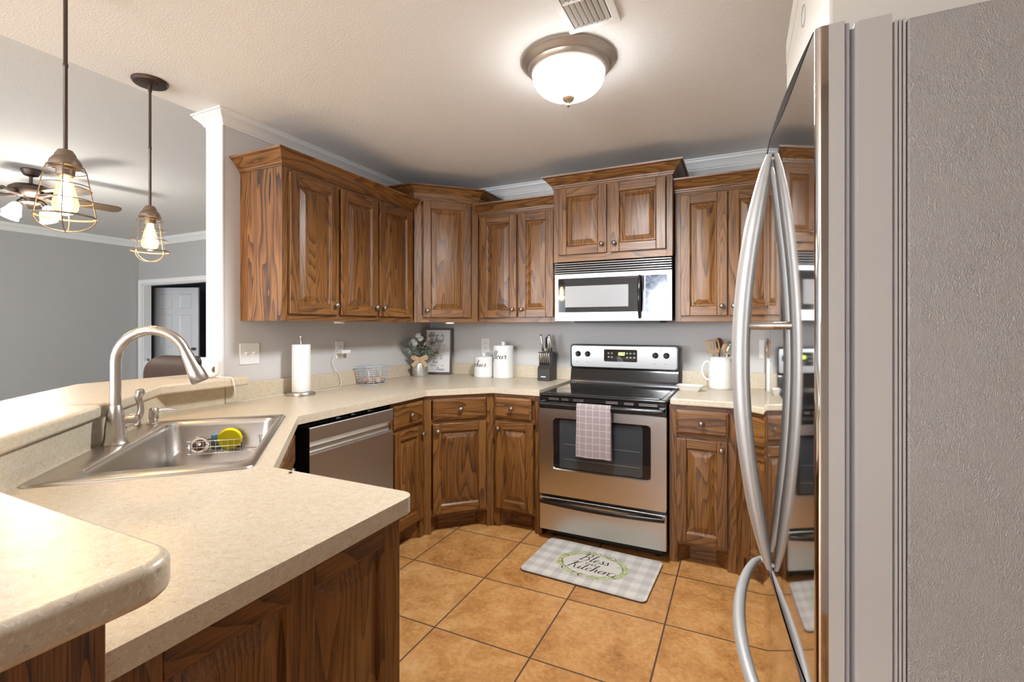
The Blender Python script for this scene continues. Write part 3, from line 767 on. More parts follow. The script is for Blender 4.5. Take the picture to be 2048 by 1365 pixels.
# ------------------------------------------------------------------ dish towel on the oven handle
t = thing('dish_towel', 'mauve checked dish towel draped over the oven handle', 'dish towel', (-.763, RF - .045, .86))
tm = mat('mauve checked cotton', rough=.95); q = N(tm)
tc = q.n('TexCoord'); sx = q.n('SeparateXYZ'); q.l(tc.outputs['Object'], sx.inputs[0])
def stripe(o, per, wid):
    f = q.math('FRACT', q.math('DIVIDE', o, per)); return q.math('LESS_THAN', f, wid)
gx = stripe(q.math('ADD', sx.outputs[0], 1.003), .040, .11); gz = stripe(q.math('ADD', sx.outputs[2], 1.0), .039, .11)
nn = q.noise(q.coords((1, 1, 1)), 220, 2)
c = q.mix(q.math('MULTIPLY', nn, .5), (.34, .285, .285), (.26, .21, .215)); c = q.mix(q.math('MULTIPLY', q.math('MAXIMUM', gx, gz), .75), c, (.52, .46, .45)); q.color(c); q.bump(nn, .5, .003)
def cloth(prof, x0, x1, wav, th=.0035, nx=26):
    b = MB(); n = len(prof); vs = []
    for side in (0, 1):
        for i in range(nx + 1):
            u = i / nx; x = x0 + (x1 - x0) * u
            for k, (y, z) in enumerate(prof):
                fall = max(0, (.86 - .02 - z)) * 4
                w = wav * math.sin(u * 9 + 1.3) * min(1, fall) + .4 * wav * math.sin(u * 21 + z * 9) * min(1, fall)
                a = prof[max(0, k - 1)]; c = prof[min(n - 1, k + 1)]; ny, nz = (c[1] - a[1]), -(c[0] - a[0]); ll = math.hypot(ny, nz) or 1
                vs.append((x + .004 * math.sin(z * 14) * (u - .5), y + w + side * th * ny / ll, z + side * th * nz / ll))
    m = (nx + 1) * n; fs = []
    for s_ in (0, 1):
        for i in range(nx):
            for k in range(n - 1):
                a = s_ * m + i * n + k; fs.append((a, a + n, a + n + 1, a + 1))
    for i in range(nx):
        for k in (0, n - 1): a = i * n + k; fs.append((a, a + n, m + a + n, m + a))
    for k in range(n - 1):
        for i in (0, nx): a = i * n + k; fs.append((a, a + 1, m + a + 1, m + a))
    b.add(vs, fs); return b
hy = RF - .047
front = [(hy - .022, .558), (hy - .024, .62), (hy - .023, .70), (hy - .022, .78), (hy - .021, .83)] + [(hy + .0185 * math.cos(a), .850 + .0185 * math.sin(a)) for a in [PI - i * PI / 8 for i in range(0, 9)]] + [(hy + .020, .82), (hy + .018, .70), (hy + .016, .60), (hy + .016, .548)]
cl = cloth(front, -.865, -.661, .004); cl.build('cloth', tm, t, world=True, smooth=60)
b = MB(); b.tube([(-.6615, hy - .020, .83), (-.6610, hy - .021, .70), (-.6612, hy - .020, .559)], .003, 6); b.build('hem', tm, t, world=True, smooth=60)

# ------------------------------------------------------------------ microwave
MX0, MX1, MF, MZ0, MZ1 = -1.126, -.372, 3.045, 1.357, 1.747
t = thing('microwave', 'stainless over-the-range microwave with a black glass door', 'microwave', ((MX0 + MX1) / 2, 3.2, MZ0))
b = MB(); b.box(MX0 + .002, MX1 - .002, MF + .03, YB - .005, MZ0 + .002, MZ1); b.build('body', M['blackmatte'], t, world=True)
b = MB(); b.box(MX0 + .12, MX1 - .08, MF + .05, YB - .05, MZ0 - .012, MZ0 + .002); b.build('underside', M['blackmatte'], t, world=True)
b = MB()
for i in range(5):
    z = 1.672 + i * .0150; b.prism([(MF + .004, z), (MF - .003, z + .003), (MF - .003, z + .010), (MF + .006, z + .0125), (MF + .03, z + .0125), (MF + .03, z)], MX0, MX1, axis='x')
b.build('vent_grille', mat('dark vent steel', (.20, .19, .185), .2, .9), t, world=True, bevel=.001)
def framed(x0, x1, z0, z1, wx0, wx1, wz0, wz1, name, rad):
    b = MB(); o = rrect(x0, x1, z0, z1, .003, 4); i_ = rrect(wx0, wx1, wz0, wz1, rad, 4); n = len(o)
    vs = [(x, MF, z) for x, z in o] + [(x, MF, z) for x, z in i_] + [(x, MF + .003, z) for x, z in i_] + [(x, MF + .03, z) for x, z in o]; fs = []
    for k in range(n):
        j = (k + 1) % n; fs += [(k, j, n + j, n + k), (n + k, n + j, 2 * n + j, 2 * n + k), (k, j, 3 * n + j, 3 * n + k)]
    fs.append(tuple(3 * n + k for k in range(n)))
    b.add(vs, fs); return b.build(name, M['mwsteel'], t, world=True)
md_ = framed(MX0, -.5335, MZ0, 1.668, -1.104, -.536, 1.414, 1.640, 'door', .006)
mc_ = framed(-.5315, MX1, MZ0, 1.668, -.529, -.398, 1.414, 1.640, 'control_panel', .006)
b = MB(); b.prism(rrect(-1.104, -.536, 1.414, 1.640, .005), MF + .0012, MF + .0028, axis='y'); wg = b.build('door_glass', M['glassblack'], md_, world=True)
b = MB(); b.prism(rrect(-1.055, -.635, 1.448, 1.588, .002), MF + .0004, MF + .0011, axis='y'); b.build('window_screen', M['mesh'], wg, world=True)
cg = mat('mottled control glass', rough=.08); q = N(cg); nn = q.noise(q.coords((1, 1, 1)), 22, 4, .6, 1.2)
q.color(q.ramp(nn, [(.35, (.02, .03, .06)), (.5, (.10, .12, .17)), (.68, (.24, .25, .28))]))
b = MB(); b.prism(rrect(-.529, -.398, 1.414, 1.640, .005), MF + .0012, MF + .0028, axis='y'); kp = b.build('keypad', cg, mc_, world=True)
b = MB(); pts = [(-.563, MF - .008 - .026 * math.sin(PI * i / 14), 1.372 + .268 * i / 14) for i in range(15)]
b.tube(pts, [.008 + .004 * math.sin(PI * i / 14) for i in range(15)], 12)
for z in (1.378, 1.634): b.tube([(-.563, MF + .001, z), (-.563, MF - .012, z)], .008, 10)
b.build('door_handle', M['black'], md_, world=True, smooth=50)

# ------------------------------------------------------------------ refrigerator
FY0, FY1, FM = .865, 1.775, 1.32      # the doors bow gently and the whole unit stands a little skewed to the wall
DT, DB = 1.78, .735
def bowX(y): u = (y - FM) / .455; return .0677 - .01675 * u + .02155 * u * u
t = thing('refrigerator', 'stainless french-door refrigerator with bowed doors and curved handles', 'refrigerator', (.5, FM, 0))
fs_mat = mat('pebbled grey cabinet side', (.44, .43, .42), .38, .1); q = N(fs_mat); v = q.coords((1, 1, 1))
n1 = q.noise(v, 9, 2, .5, .8)
wv = q.n('TexNoise'); wv.inputs['Scale'].default_value = 190; wv.inputs['Detail'].default_value = 1; wv.inputs['Distortion'].default_value = 3.2
mpv = q.n('Mapping'); mpv.inputs['Scale'].default_value = (1, 1, .55); mpv.inputs['Rotation'].default_value = (0, .5, 0); q.l(v, mpv.inputs['Vector']); q.l(mpv.outputs[0], wv.inputs['Vector'])
q.bump(q.math('MULTIPLY', wv.outputs['Fac'], q.math('MULTIPLY_ADD', n1, 1.2, -.1)), .8, .004)
b = MB(); b.box(.2178, .86, FY0 + .001, FY1 - .001, .03, 1.765); b.build('cabinet', fs_mat, t, world=True, bevel=.004)
b = MB(); b.box(.2008, .2173, FY0 + .006, FY1 - .006, .03, 1.765)
for x in (.2035, .2082, .2130): b.box(x, x + .0030, FY0 + .0003, FY0 + .0065, .03, 1.765)
b.build('front_flange', M['greysteel'], t, world=True)
b = MB(); b.box(.16, .84, FY0 + .03, FY1 - .03, 0.0, .03); b.build('base_grille', M['blackmatte'], t, world=True)
def door_block(name, y0, y1, z0, z1, near, m):
    b = MB(); n = 30; pl = []
    ys = [y1 + (y0 - y1) * i / n for i in range(n + 1)]
    rr = .010
    for y in ys:
        yy = y
        if near and y < y0 + rr: continue
        pl.append((bowX(yy), yy))
    if near:
        for i in range(7):
            a = math.radians(90 * i / 6); pl.append((bowX(y0 + rr) + rr * (1 - math.cos(a)) , y0 + rr * (1 - math.sin(a))))
    else: pass
    pl += [(.143, y0), (.143, y1)]
    b.prism(pl, z0, z1); return b.build(name, m, t, world=True, smooth=35)
dn = door_block('near_door', FY0, FM - .0015, DB, DT, True, M['mirrorsteel'])
df = door_block('far_door', FM + .0015, FY1, DB, DT, False, M['mirrorsteel'])
dz = door_block('freezer_drawer', FY0, FY1, .09, DB - .008, True, M['mirrorsteel'])
for d, y0, y1, z0, z1 in ((dn, FY0, FM - .0015, DB, DT), (df, FM + .0015, FY1, DB, DT), (dz, FY0, FY1, .09, DB - .008)):
    b = MB(); b.box(.1432, .149, y0 + .002, y1 - .003, z0 + .003, z1 - .003); b.box(.149, .156, y0 + .009, y1 - .009, z0 + .01, z1 - .01); b.build('gasket', M['gasket'], d, world=True)
    b = MB(); b.box(.156, .160, y0 + .004, y1 - .004, z0 + .004, z1 - .004); b.box(.160, .2004, y0 + .0008, y1 - .0015, z0 + .004, z1 - .004); b.build('liner', M['greysteel'], d, world=True)
    if y0 == FY0:
        b = MB(); b.box(.1225, .1425, FY0 - .0012, FY0 - .0001, z0, z1); b.build('side_trim', M['greysteel'], d, world=True)
M['capdark'] = mat('dark brown door cap', (.035, .026, .020), .9, Specular_IOR_Level=.05)
# dark cap along the top edge of the doors
for d, y0, y1 in ((dn, FY0 + .012, FM - .0015), (df, FM + .0015, FY1)):
    b = MB(); n = 20; vs = []
    for i in range(n + 1):
        y = y0 + (y1 - y0) * i / n; u = (y - FY0 - .012) / (FY1 - FY0 - .012); k = math.sin(PI * min(1, abs(y - FY0 - .012) / .446 if y < FM else (FY1 - y) / .455))
        x = bowX(y) - .0006
        vs += [(x, y, DT + .0002), (x, y, DT + .0002 - .026 * k - .0005), (x + .004, y, DT + .0002 - .026 * k - .0005), (x + .004, y, DT + .0002)]
    f_ = [(4 * i + a, 4 * i + (a + 1) % 4, 4 * i + 4 + (a + 1) % 4, 4 * i + 4 + a) for i in range(n) for a in range(4)]
    b.add(vs, f_); b.build('top_cap', M['capdark'], d, world=True)
def fr_handle(y, par):
    b = MB(); n = 26; secs = []
    for i in range(n + 1):
        u = i / n; z = .752 + .970 * u; k = math.sin(PI * u)
        xc = bowX(y) - .006 - .059 * k ** .9; hw = .0075 + .0125 * min(1, k * 2.2) ** .6; dw = .006 + .0105 * min(1, k * 2.2) ** .6
        secs.append([(xc + hw * math.cos(a) * (1 if math.cos(a) < 0 else .85), y + dw * math.sin(a), z) for a in [2 * PI * j / 16 for j in range(16)]])
    loft(b, secs); b.add(secs[0], [tuple(range(16))]); b.add(secs[-1], [tuple(range(16))])
    b.tube([(bowX(y) + .003, y, 1.712), (bowX(y) - .008, y, 1.710)], .0055, 10); b.tube([(bowX(y) + .003, y, .762), (bowX(y) - .008, y, .764)], .0055, 10)
    h = b.build('handle', M['handlesteel'], par, world=True, smooth=60)
    b = MB(); b.lathe([(.004, 0), (.0095, .006), (.0095, .060), (.012, .066)], (bowX(y) - .060, y, 1.322), (1, 0, 0), 18); b.build('standoff', M['nickel'], h, world=True, smooth=40)
    return h
fr_handle(FM - .052, dn); fr_handle(FM + .052, df)
b = MB(); n = 30; secs = []
for i in range(n + 1):
    u = i / n; y = FY0 + .06 + .79 * u; k = math.sin(PI * u)
    xc = bowX(y) - .010 - .058 * k ** .6; rr = .009 + .006 * k ** .5
    secs.append([(xc + rr * math.cos(a), y, 0.580 + rr * 1.05 * math.sin(a)) for a in [2 * PI * j / 16 for j in range(16)]])
loft(b, secs); b.add(secs[0], [tuple(range(16))]); b.add(secs[-1], [tuple(range(16))])
for y in (FY0 + .063, FY0 + .847): b.tube([(bowX(y) + .004, y, 0.580), (bowX(y) - .012, y, 0.580)], .009, 10)
b.build('handle', M['handlesteel'], dz, world=True, smooth=60)
# white box on top of the refrigerator
t = thing('storage_box', 'cream white box standing on top of the refrigerator', 'box', (.30, 1.34, 1.7815))
b = MB(); b.box(.135, .45, .95, 1.75, 1.7815, 2.15); b.build('carton', M['cream'], t, world=True, bevel=.006)
b = MB(); b.box(.133, .452, .948, 1.752, 2.15, 2.222); lid = b.build('lid', M['cream'], t, world=True, bevel=.006)
b = MB()
for cy, cz, ry, rz_ in ((1.30, 2.045, .035, .024), (1.25, 2.075, .03, .02)):
    b.tube([(.1343, cy + ry * math.cos(2 * PI * k / 28), cz + rz_ * math.sin(2 * PI * k / 28) + .25 * ry * math.cos(2 * PI * k / 28)) for k in range(28)], .0013, 5, closed=True)
b.build('grey_curls', mat('pale grey print', (.5, .5, .5), .6), t, world=True)
# ------------------------------------------------------------------ ceiling light and vent
t = thing('ceiling_light', 'round flush ceiling light with a frosted dome and pewter rim', 'ceiling light', (-.652, 1.925, ZC))
b = MB(); b.lathe([(.196, -.001), (.197, -.010), (.188, -.016), (.180, -.028), (.170, -.034), (.166, -.046), (.158, -.052), (.150, -.056), (.148, -.050), (.10, -.02), (0, -.02)], n=48); b.build('rim', mat('pewter rim', (.44, .39, .34), .38, .75), t, smooth=40)
b = MB(); b.lathe([(.150, -.050)] + [(.152 * math.cos(math.radians(a)) ** .8, -.056 - .098 * math.sin(math.radians(a))) for a in range(0, 90, 7)] + [(0, -.154)], n=44); b.build('glass_dome', M['dome'], t, smooth=60)
b = MB(); b.lathe([(.024, -.150), (.026, -.157), (.021, -.167), (.009, -.175), (.0065, -.181), (.008, -.188), (.005, -.193), (0, -.195)], n=18); b.build('finial', mat('antique finial', (.36, .27, .18), .4, .7), t, smooth=40)
sl = bpy.data.lights.new('ceiling_light_glow', 'SPOT'); sl.energy = 74; sl.color = (.94, .97, 1); sl.spot_size = math.radians(168); sl.spot_blend = .5; sl.shadow_soft_size = .12
so = bpy.data.objects.new('ceiling_light_glow', sl); COL.objects.link(so); so.location = (-.652, 1.925, ZC - .215)
t = thing('ceiling_vent', 'white louvred ceiling register beside the round ceiling light', 'ceiling vent', (-.485, 1.57, ZC))
b = MB(); fw = .028; x0, x1, y0, y1 = -.098, .098, -.172, .172
for a in ((x0, x1, y0, y0 + fw), (x0, x1, y1 - fw, y1), (x0, x0 + fw, y0 + fw, y1 - fw), (x1 - fw, x1, y0 + fw, y1 - fw)): b.box(a[0], a[1], a[2], a[3], -.010, -.0005)
b.box(x0 + fw, x1 - fw, -.006, .006, -.009, -.001)
b.build('frame', M['trim'], t, bevel=.003)
MB().box(x0 + fw, x1 - fw, y0 + fw, y1 - fw, -.0012, -.0004).build('duct_opening', mat('dark brown duct sheet', (.16, .13, .11), .9), t)  # flat dark brown sheet behind the louvres
for i in range(7):
    x = x0 + fw + .010 + i * .0195
    for ya, yb in ((y0 + fw, -.006), (.006, y1 - fw)):
        b = MB(); b.add([(x + .006, ya, -.0015), (x - .006, ya, -.010), (x - .007, ya, -.009), (x + .005, ya, -.0013), (x + .006, yb, -.0015), (x - .006, yb, -.010), (x - .007, yb, -.009), (x + .005, yb, -.0013)],
            [(0, 1, 2, 3), (4, 5, 6, 7), (0, 1, 5, 4), (1, 2, 6, 5), (2, 3, 7, 6), (3, 0, 4, 7)]); b.build('louvre', M['trim'], t)

# ------------------------------------------------------------------ pendants
def pendant(label, x, y, rz):
    t = thing('pendant_light', label, 'pendant light', (x, y, ZC), rz, None)
    b = MB(); b.lathe([(.070, -.001), (.071, -.006), (.064, -.016), (.03, -.020), (0, -.020)], n=32)
    b.lathe([(.006, -.018), (.006, -.024), (0, -.025)], (.03, 0, 0), n=10); b.build('canopy', M['bronze'], t, smooth=40)
    b = MB(); b.lathe([(.0075, -.018), (.0075, -.05), (.0055, -.052), (.0055, -.30), (.0066, -.302), (.0066, -.312), (.0055, -.314), (.0055, -.575)], n=14); b.build('rod', M['bronze'], t, smooth=40)
    b = MB(); b.lathe([(.008, -.568), (.018, -.572), (.026, -.586), (.027, -.592), (.030, -.594), (.038, -.606), (.040, -.614), (.040, -.622), (.024, -.626), (.022, -.65), (.020, -.652), (0, -.652)], n=30); b.build('cap', M['bronzelight'], t, smooth=35)
    g = MB(); g.lathe([(.012, -.648), (.014, -.660), (.020, -.680), (.028, -.715), (.0325, -.738), (.030, -.755), (.020, -.768), (.006, -.774), (0, -.774)], n=24)
    bl = g.build('bulb', M['bulb'], t, smooth=60)
    f = MB(); f.lathe([(.004, -.655), (.008, -.665), (.014, -.70), (.017, -.735), (.012, -.755), (0, -.760)], n=16); f.build('filament', M['filament'], bl, smooth=60)
    c = MB(); zr = [(-.622, .044), (-.637, .050), (-.681, .058), (-.727, .066), (-.777, .073)]
    for i, (z, r) in enumerate(zr):
        w = .0032 if i == 4 else .0016
        c.tube([(r * math.cos(2 * PI * k / 40), r * math.sin(2 * PI * k / 40), z) for k in range(40)], w, 6, closed=True)
    for k in range(4):
        a = 2 * PI * k / 4; cs, sn = math.cos(a), math.sin(a)
        c.tube([(cs * .036, sn * .036, -.618), (cs * .044, sn * .044, -.622), (cs * .050, sn * .050, -.637), (cs * .073, sn * .073, -.777)], .0016, 6)
    for k in range(2):
        a = PI * k / 2; cs, sn = math.cos(a), math.sin(a)
        c.tube([(cs * .073 * math.cos(q_), sn * .073 * math.cos(q_), -.777 - .048 * math.sin(q_)) for q_ in [PI * i / 18 for i in range(19)]], .0016, 6)
    c.build('cage', M['bronzelight'], t, smooth=60)
    l = point('pendant_glow', (x, y, 1.665), 4.2, (1, .60, .24), .03); return t
pendant('bronze caged pendant on the far side of the bar, its round canopy in view', -2.427, 1.261, 20)
pendant('bronze caged pendant nearest the camera, hanging in front of the ceiling fan', -1.895, .748, 62)

# ------------------------------------------------------------------ ceiling fan
t = thing('ceiling_fan', 'dark bronze ceiling fan with four glowing glass shades in the living room', 'ceiling fan', (-5.79, 2.04, ZL), 0)
b = MB(); b.lathe([(.07, -.001), (.072, -.012), (.05, -.055), (.02, -.065), (0, -.065)], n=28); b.build('canopy', M['bronze'], t, smooth=40)
b = MB(); b.lathe([(.013, -.06), (.013, -.15)], n=14); b.build('downrod', M['bronze'], t, smooth=40)
b = MB(); b.lathe([(.02, -.125), (.06, -.140), (.12, -.150), (.150, -.175), (.155, -.205), (.135, -.235), (.09, -.250), (.07, -.262), (.065, -.30), (.045, -.315), (0, -.318)], n=36); b.build('motor', M['bronze'], t, smooth=40)
bl_m = mat('walnut fan blade', (.10, .065, .038), .5)
for k in range(5):
    a = math.radians(12 + 72 * k)
    b = MB(); P = [(.21, -.055), (.30, -.065), (.62, -.07), (.66, -.045), (.67, 0), (.66, .045), (.62, .07), (.30, .065), (.21, .055)]
    ca, sa = math.cos(a), math.sin(a); tl = -.24
    vs = []
    for dz in (-.226, -.233): vs += [(x * ca - y * sa, x * sa + y * ca, dz + y * tl) for x, y in P]
    n = len(P); b.add(vs, [tuple(range(n)), tuple(range(n, 2 * n))] + [(i, (i + 1) % n, n + (i + 1) % n, n + i) for i in range(n)])
    fb = b.build('blade', bl_m, t)
    b = MB(); b.tube([(.10 * ca, .10 * sa, -.238), (.17 * ca, .17 * sa, -.246), (.27 * ca, .27 * sa, -.236)], [.013, .016, .02], 10); b.build('blade_iron', M['bronze'], fb, smooth=50)
for k in range(4):
    a = math.radians(30 + 90 * k); ca, sa = math.cos(a), math.sin(a)
    b = MB(); b.tube([(.04 * ca, .04 * sa, -.29), (.09 * ca, .09 * sa, -.285), (.125 * ca, .125 * sa, -.31), (.135 * ca, .135 * sa, -.345)], .009, 8); ar = b.build('light_arm', M['bronze'], t, smooth=50)
    b = MB(); ax = Vector((ca * .55, sa * .55, -1)); b.lathe([(.020, 0), (.034, .012), (.046, .045), (.056, .085), (.068, .115), (.064, .115), (.03, .04), (0, .03)], (.13 * ca, .13 * sa, -.335), ax, 22)
    b.build('glass_shade', M['fanshade'] if k != 3 else M['fanshadeoff'], ar, smooth=50)
point('fan_glow', (-5.79, 2.04, 2.10), 26, (1, .93, .84), .12)

# ------------------------------------------------------------------ sofa in the living room
t = thing('sofa', 'brown leather sofa behind the raised bar, seen through the opening', 'sofa', (-4.2, 2.95, 0), 8)
def puffy(name, x0, x1, y0, y1, z0, z1, r):
    b = MB(); b.box(x0, x1, y0, y1, z0, z1); return b.build(name, M['leather'], t, bevel=r, seg=5)
puffy('base', -.95, .95, -.42, .45, .06, .42, .03)
puffy('arm', -.98, -.72, -.45, .48, .05, .74, .10); puffy('arm', .72, .98, -.45, .48, .05, .74, .10)
for x0, x1 in ((-.70, -.005), (.005, .70)):
    puffy('seat_cushion', x0, x1, -.15, .48, .40, .55, .05); puffy('back_cushion', x0, x1, -.47, -.16, .40, 1.06, .15)
for x in (-.85, .85):
    for y in (-.35, .38): MB().lathe([(.03, 0), (.035, .06)], (x, y, 0), n=14).build('foot', M['darkwood'], t)

t = thing('gate_bracket', 'white plastic bracket on the jamb of the far doorway', 'bracket', (-8.9095, 4.59, .46))
b = MB(); b.box(0, .028, -.028, .028, 0, .29); b.build('plate', M['whiteplastic'], t, bevel=.008)
b = MB(); b.box(.028, .034, -.008, .008, .04, .25); b.build('slot', M['gasket'], t)
b = MB(); b.lathe([(.010, 0), (.010, .03), (0, .032)], (.014, 0, .29), n=12); b.build('peg', M['bronze'], t, smooth=40)
# ------------------------------------------------------------------ wall plates
def plate(name, label, cat, loc, rz, w, h, kind):
    t = thing(name, label, cat, loc, rz)
    b = MB(); b.prism(rrect(-w / 2, w / 2, -h / 2, h / 2, .006), -.006, -.0006, axis='y'); b.build('cover_plate', M['whiteplastic'], t, bevel=.002)
    if kind == 'outlet':
        for z in (-.02, .02):
            b = MB(); b.prism(rrect(-.017, .017, z - .014, z + .014, .008), -.0082, -.005, axis='y'); r = b.build('receptacle', M['whiteplastic'], t)
            b = MB(); b.box(-.008, -.006, -.0086, -.008, z - .004, z + .006); b.box(.006, .008, -.0086, -.008, z - .004, z + .006); b.lathe([(.0022, 0), (0, .0004)], (0, -.0082, z - .008), (0, -1, 0), 10); b.build('slots', M['ink'], r)
    else:
        for x in (-.023, .023):
            b = MB(); b.box(x - .006, x + .006, -.0075, -.005, -.013, .013); s = b.build('switch_slot', M['whiteplastic'], t)
            b = MB(); s_ = 1 if x < 0 else 1
            b.prism([(-.006, -.004), (-.018, .004 * s_ + .002), (-.017, .010), (-.006, .006)], x - .004, x + .004, axis='x'); b.build('toggle', M['whiteplastic'], s)
    for z in ((-.045, .045) if kind != 'outlet' else (0,)):
        for x in ((-.023, .023) if kind != 'outlet' else (0,)): MB().lathe([(.003, 0), (0, .001)], (x, -.006, z), (0, -1, 0), 10).build('screw', M['whiteplastic'], t)
    return t
plate('light_switch', 'white double toggle light switch plate on the left wall', 'light switch', (XL, 1.752, 1.171), 90, .116, .116, 'switch')
plate('electrical_outlet', 'white outlet on the left wall with a charger plugged in', 'outlet', (XL, 2.405, 1.164), 90, .072, .116, 'outlet')
plate('electrical_outlet', 'white outlet on the back wall above the canisters', 'outlet', (-1.882, YB, 1.164), 0, .078, .118, 'outlet')
plate('electrical_outlet', 'white outlet on the back wall near the refrigerator handle', 'outlet', (.150, YB, 1.175), 0, .075, .118, 'outlet')
t = thing('phone_charger', 'white plug-in charger with a cord, in the left wall outlet', 'charger', (XL + .030, 2.41, 1.152))
b = MB(); b.box(-.0205, .026, -.035, .045, -.014, .012); b.build('plug', M['whiteplastic'], t, bevel=.006, seg=3)
cord = [(-2.400, 2.376, 1.152), (-2.405, 2.350, 1.140), (-2.412, 2.330, 1.10), (-2.408, 2.345, 1.05), (-2.398, 2.375, 1.0), (-2.392, 2.385, .955), (-2.375, 2.36, .926), (-2.345, 2.29, .9228), (-2.365, 2.18, .9228), (-2.398, 2.06, .9228), (-2.400, 1.95, .9228), (-2.398, 1.80, .9228), (-2.38, 1.68, .9235), (-2.33, 1.61, .938), (-2.289, 1.575, .985), (-2.288, 1.565, 1.04), (-2.298, 1.56, 1.0635), (-2.34, 1.55, 1.0645), (-2.375, 1.535, 1.068)]
MB().tube(catmull(cord, 8), .0021, 7).build('cord', M['whiteplastic'], t, smooth=60, world=True)
# mesh router on the bar
t = thing('wifi_router', 'rounded white wifi router standing on the end of the bar top', 'router', (-2.425, 1.505, 1.0615), 56)
b = MB(); secs = []
def sq(rx, rz_, y, n=40, p=3.2):
    o = []
    for k in range(n):
        a = 2 * PI * k / n; c_, s_ = math.cos(a), math.sin(a)
        o.append((rx * math.copysign(abs(c_) ** (2 / p), c_), y, .052 + rz_ * math.copysign(abs(s_) ** (2 / p), s_)))
    return o
secs = [sq(.048, .036, -.030), sq(.060, .046, -.027), sq(.066, .051, -.018), sq(.068, .052, -.005), sq(.066, .051, .014), sq(.056, .044, .026), sq(.03, .025, .030)]
loft(b, secs); b.add(secs[0], [tuple(range(40))]); b.add(secs[-1], [tuple(range(40))]); b.build('shell', M['whiteplastic'], t, smooth=50)
b = MB(); b.lathe([(.017, 0), (.015, .003), (0, .003)], (.046, -.026, .043), (.6, -1, 0), 20); b.build('button', M['bronzelight'], t, smooth=40)

# ------------------------------------------------------------------ things on the counter
CT = Z1 + .0006
t = thing('paper_towel_holder', 'nickel paper towel stand with a round base on the left counter', 'paper towel holder', (-2.318, 2.0, CT))
b = MB(); b.lathe([(.078, 0), (.079, .006), (.074, .016), (.062, .019), (.008, .020), (0, .020)], n=36); b.build('base', M['nickel'], t, smooth=40)
b = MB(); b.lathe([(.006, .018), (.006, .312), (.009, .314), (.010, .322), (.015, .338), (.015, .342), (0, .343)], n=20); b.build('post', M['nickel'], t, smooth=40)
b = MB(); b.lathe([(.0195, .0), (.050, .0), (.0505, .004), (.0505, .271), (.049, .274), (.0195, .274), (.0195, .0)], n=36); o = b.build('paper_towel_roll', M['paper'], smooth=40); o.location = (-2.318, 2.0, CT + .0205)
tag(o, 'full white paper towel roll on the nickel stand', 'paper towel roll')
# egg basket
t = thing('egg_basket', 'pale blue wire basket of eggs on the left counter', 'basket', (-2.312, 2.605, CT), 84)
def brr(w, d, r, z): return [(x, y, z) for x, y in rrect(-w, w, -d, d, r, 5)]
b = MB()
for i in range(9):
    u = i / 8; b.tube(brr(.078 + .026 * u, .060 + .018 * u, .03, .003 + .122 * u), .0019 if i not in (0, 8) else .0027, 6, closed=True)
for x in (-.05, 0, .05):
    for s in (-1, 1): b.tube([(x, 0, .003), (x, s * .060, .003), (x * 1.25, s * .078, .125)], .0019, 6)
for y in (-.03, .03):
    for s in (-1, 1): b.tube([(0, y, .003), (s * .078, y, .003), (s * .104, y * 1.2, .125)], .0019, 6)
b.build('wires', M['wire'], t, smooth=60)
b = MB(); b.tube(catmull([(-.103, -.05, .12), (-.112, -.075, .095), (-.115, -.085, .05), (-.105, -.07, .02), (-.09, -.05, .012)], 6), .0024, 6); b.build('handle', M['wire'], t, smooth=60)
eg = [(-.048, -.030, 0), (0.004, -.034, 1), (.048, -.028, 0), (-.046, .028, 0), (.004, .026, 0), (.050, .028, 0)]
a0 = math.radians(84)
for i, (ex, ey, pale) in enumerate(eg):
    b = MB(); pr = [(.0215 * math.sin(PI * k / 14) * (1 - .13 * math.cos(PI * k / 14) * -1), -.028 * math.cos(PI * k / 14)) for k in range(15)]
    b.lathe(pr, (0, 0, 0), (1, .25, .1), 18)
    o = b.build('egg', M['eggpale'] if pale else M['egg'], smooth=70)
    o.location = (-2.312 + ex * math.cos(a0) - ey * math.sin(a0), 2.605 + ex * math.sin(a0) + ey * math.cos(a0), CT + .0275); o.rotation_euler = (0, 0, a0 + i)
    if pale: tag(o, 'pale beige egg at the front of the blue wire basket', 'egg')
    else: tag(o, 'brown egg in the blue wire basket', 'egg', 'brown eggs in the wire basket')
# pail with flowers
VX, VY = -2.325, 3.165
t = thing('metal_pail', 'galvanised pail with a burlap bow holding dried flowers', 'vase', (VX, VY, CT))
gm = M['galv']; q = N(gm); nn = q.noise(q.coords((1, 1, 1)), 26, 3); q.l(q.math('MULTIPLY_ADD', nn, .3, .24), q.b.inputs['Roughness']); q.color(q.ramp(nn, [(.3, (.42, .40, .37)), (.7, (.68, .66, .63))]))
b = MB(); b.lathe([(.062, 0), (.063, .003), (.063, .100), (.061, .108), (.050, .122), (.046, .130), (.046, .142), (.049, .146), (.049, .149), (.044, .149), (.042, .128), (.057, .104), (.058, .006), (0, .006)], n=34); b.build('pail', gm, t, smooth=35)
b = MB(); n = 30; b.lathe([(.050, .128), (.052, .130), (.052, .148), (.050, .150)], n=30)
d_ = Vector((.55, -.83, 0)); s_ = Vector((.83, .55, 0))
def ribbon(pts, w):
    P = catmull([d_ * a + s_ * bx + Vector((0, 0, z)) for a, bx, z in pts], 6); L = len(P); vs = []
    for i, p in enumerate(P):
        tn = (P[min(L - 1, i + 1)] - P[max(0, i - 1)]).normalized(); w_ = tn.cross(d_).normalized() * w * .5
        for e_ in (0, .002): vs += [p + w_ + d_ * e_, p - w_ + d_ * e_]
    fs = []
    for i in range(L - 1):
        a = 4 * i; fs += [(a, a + 1, a + 5, a + 4), (a + 2, a + 3, a + 7, a + 6), (a, a + 2, a + 6, a + 4), (a + 1, a + 3, a + 7, a + 5)]
    b.add(vs, fs)
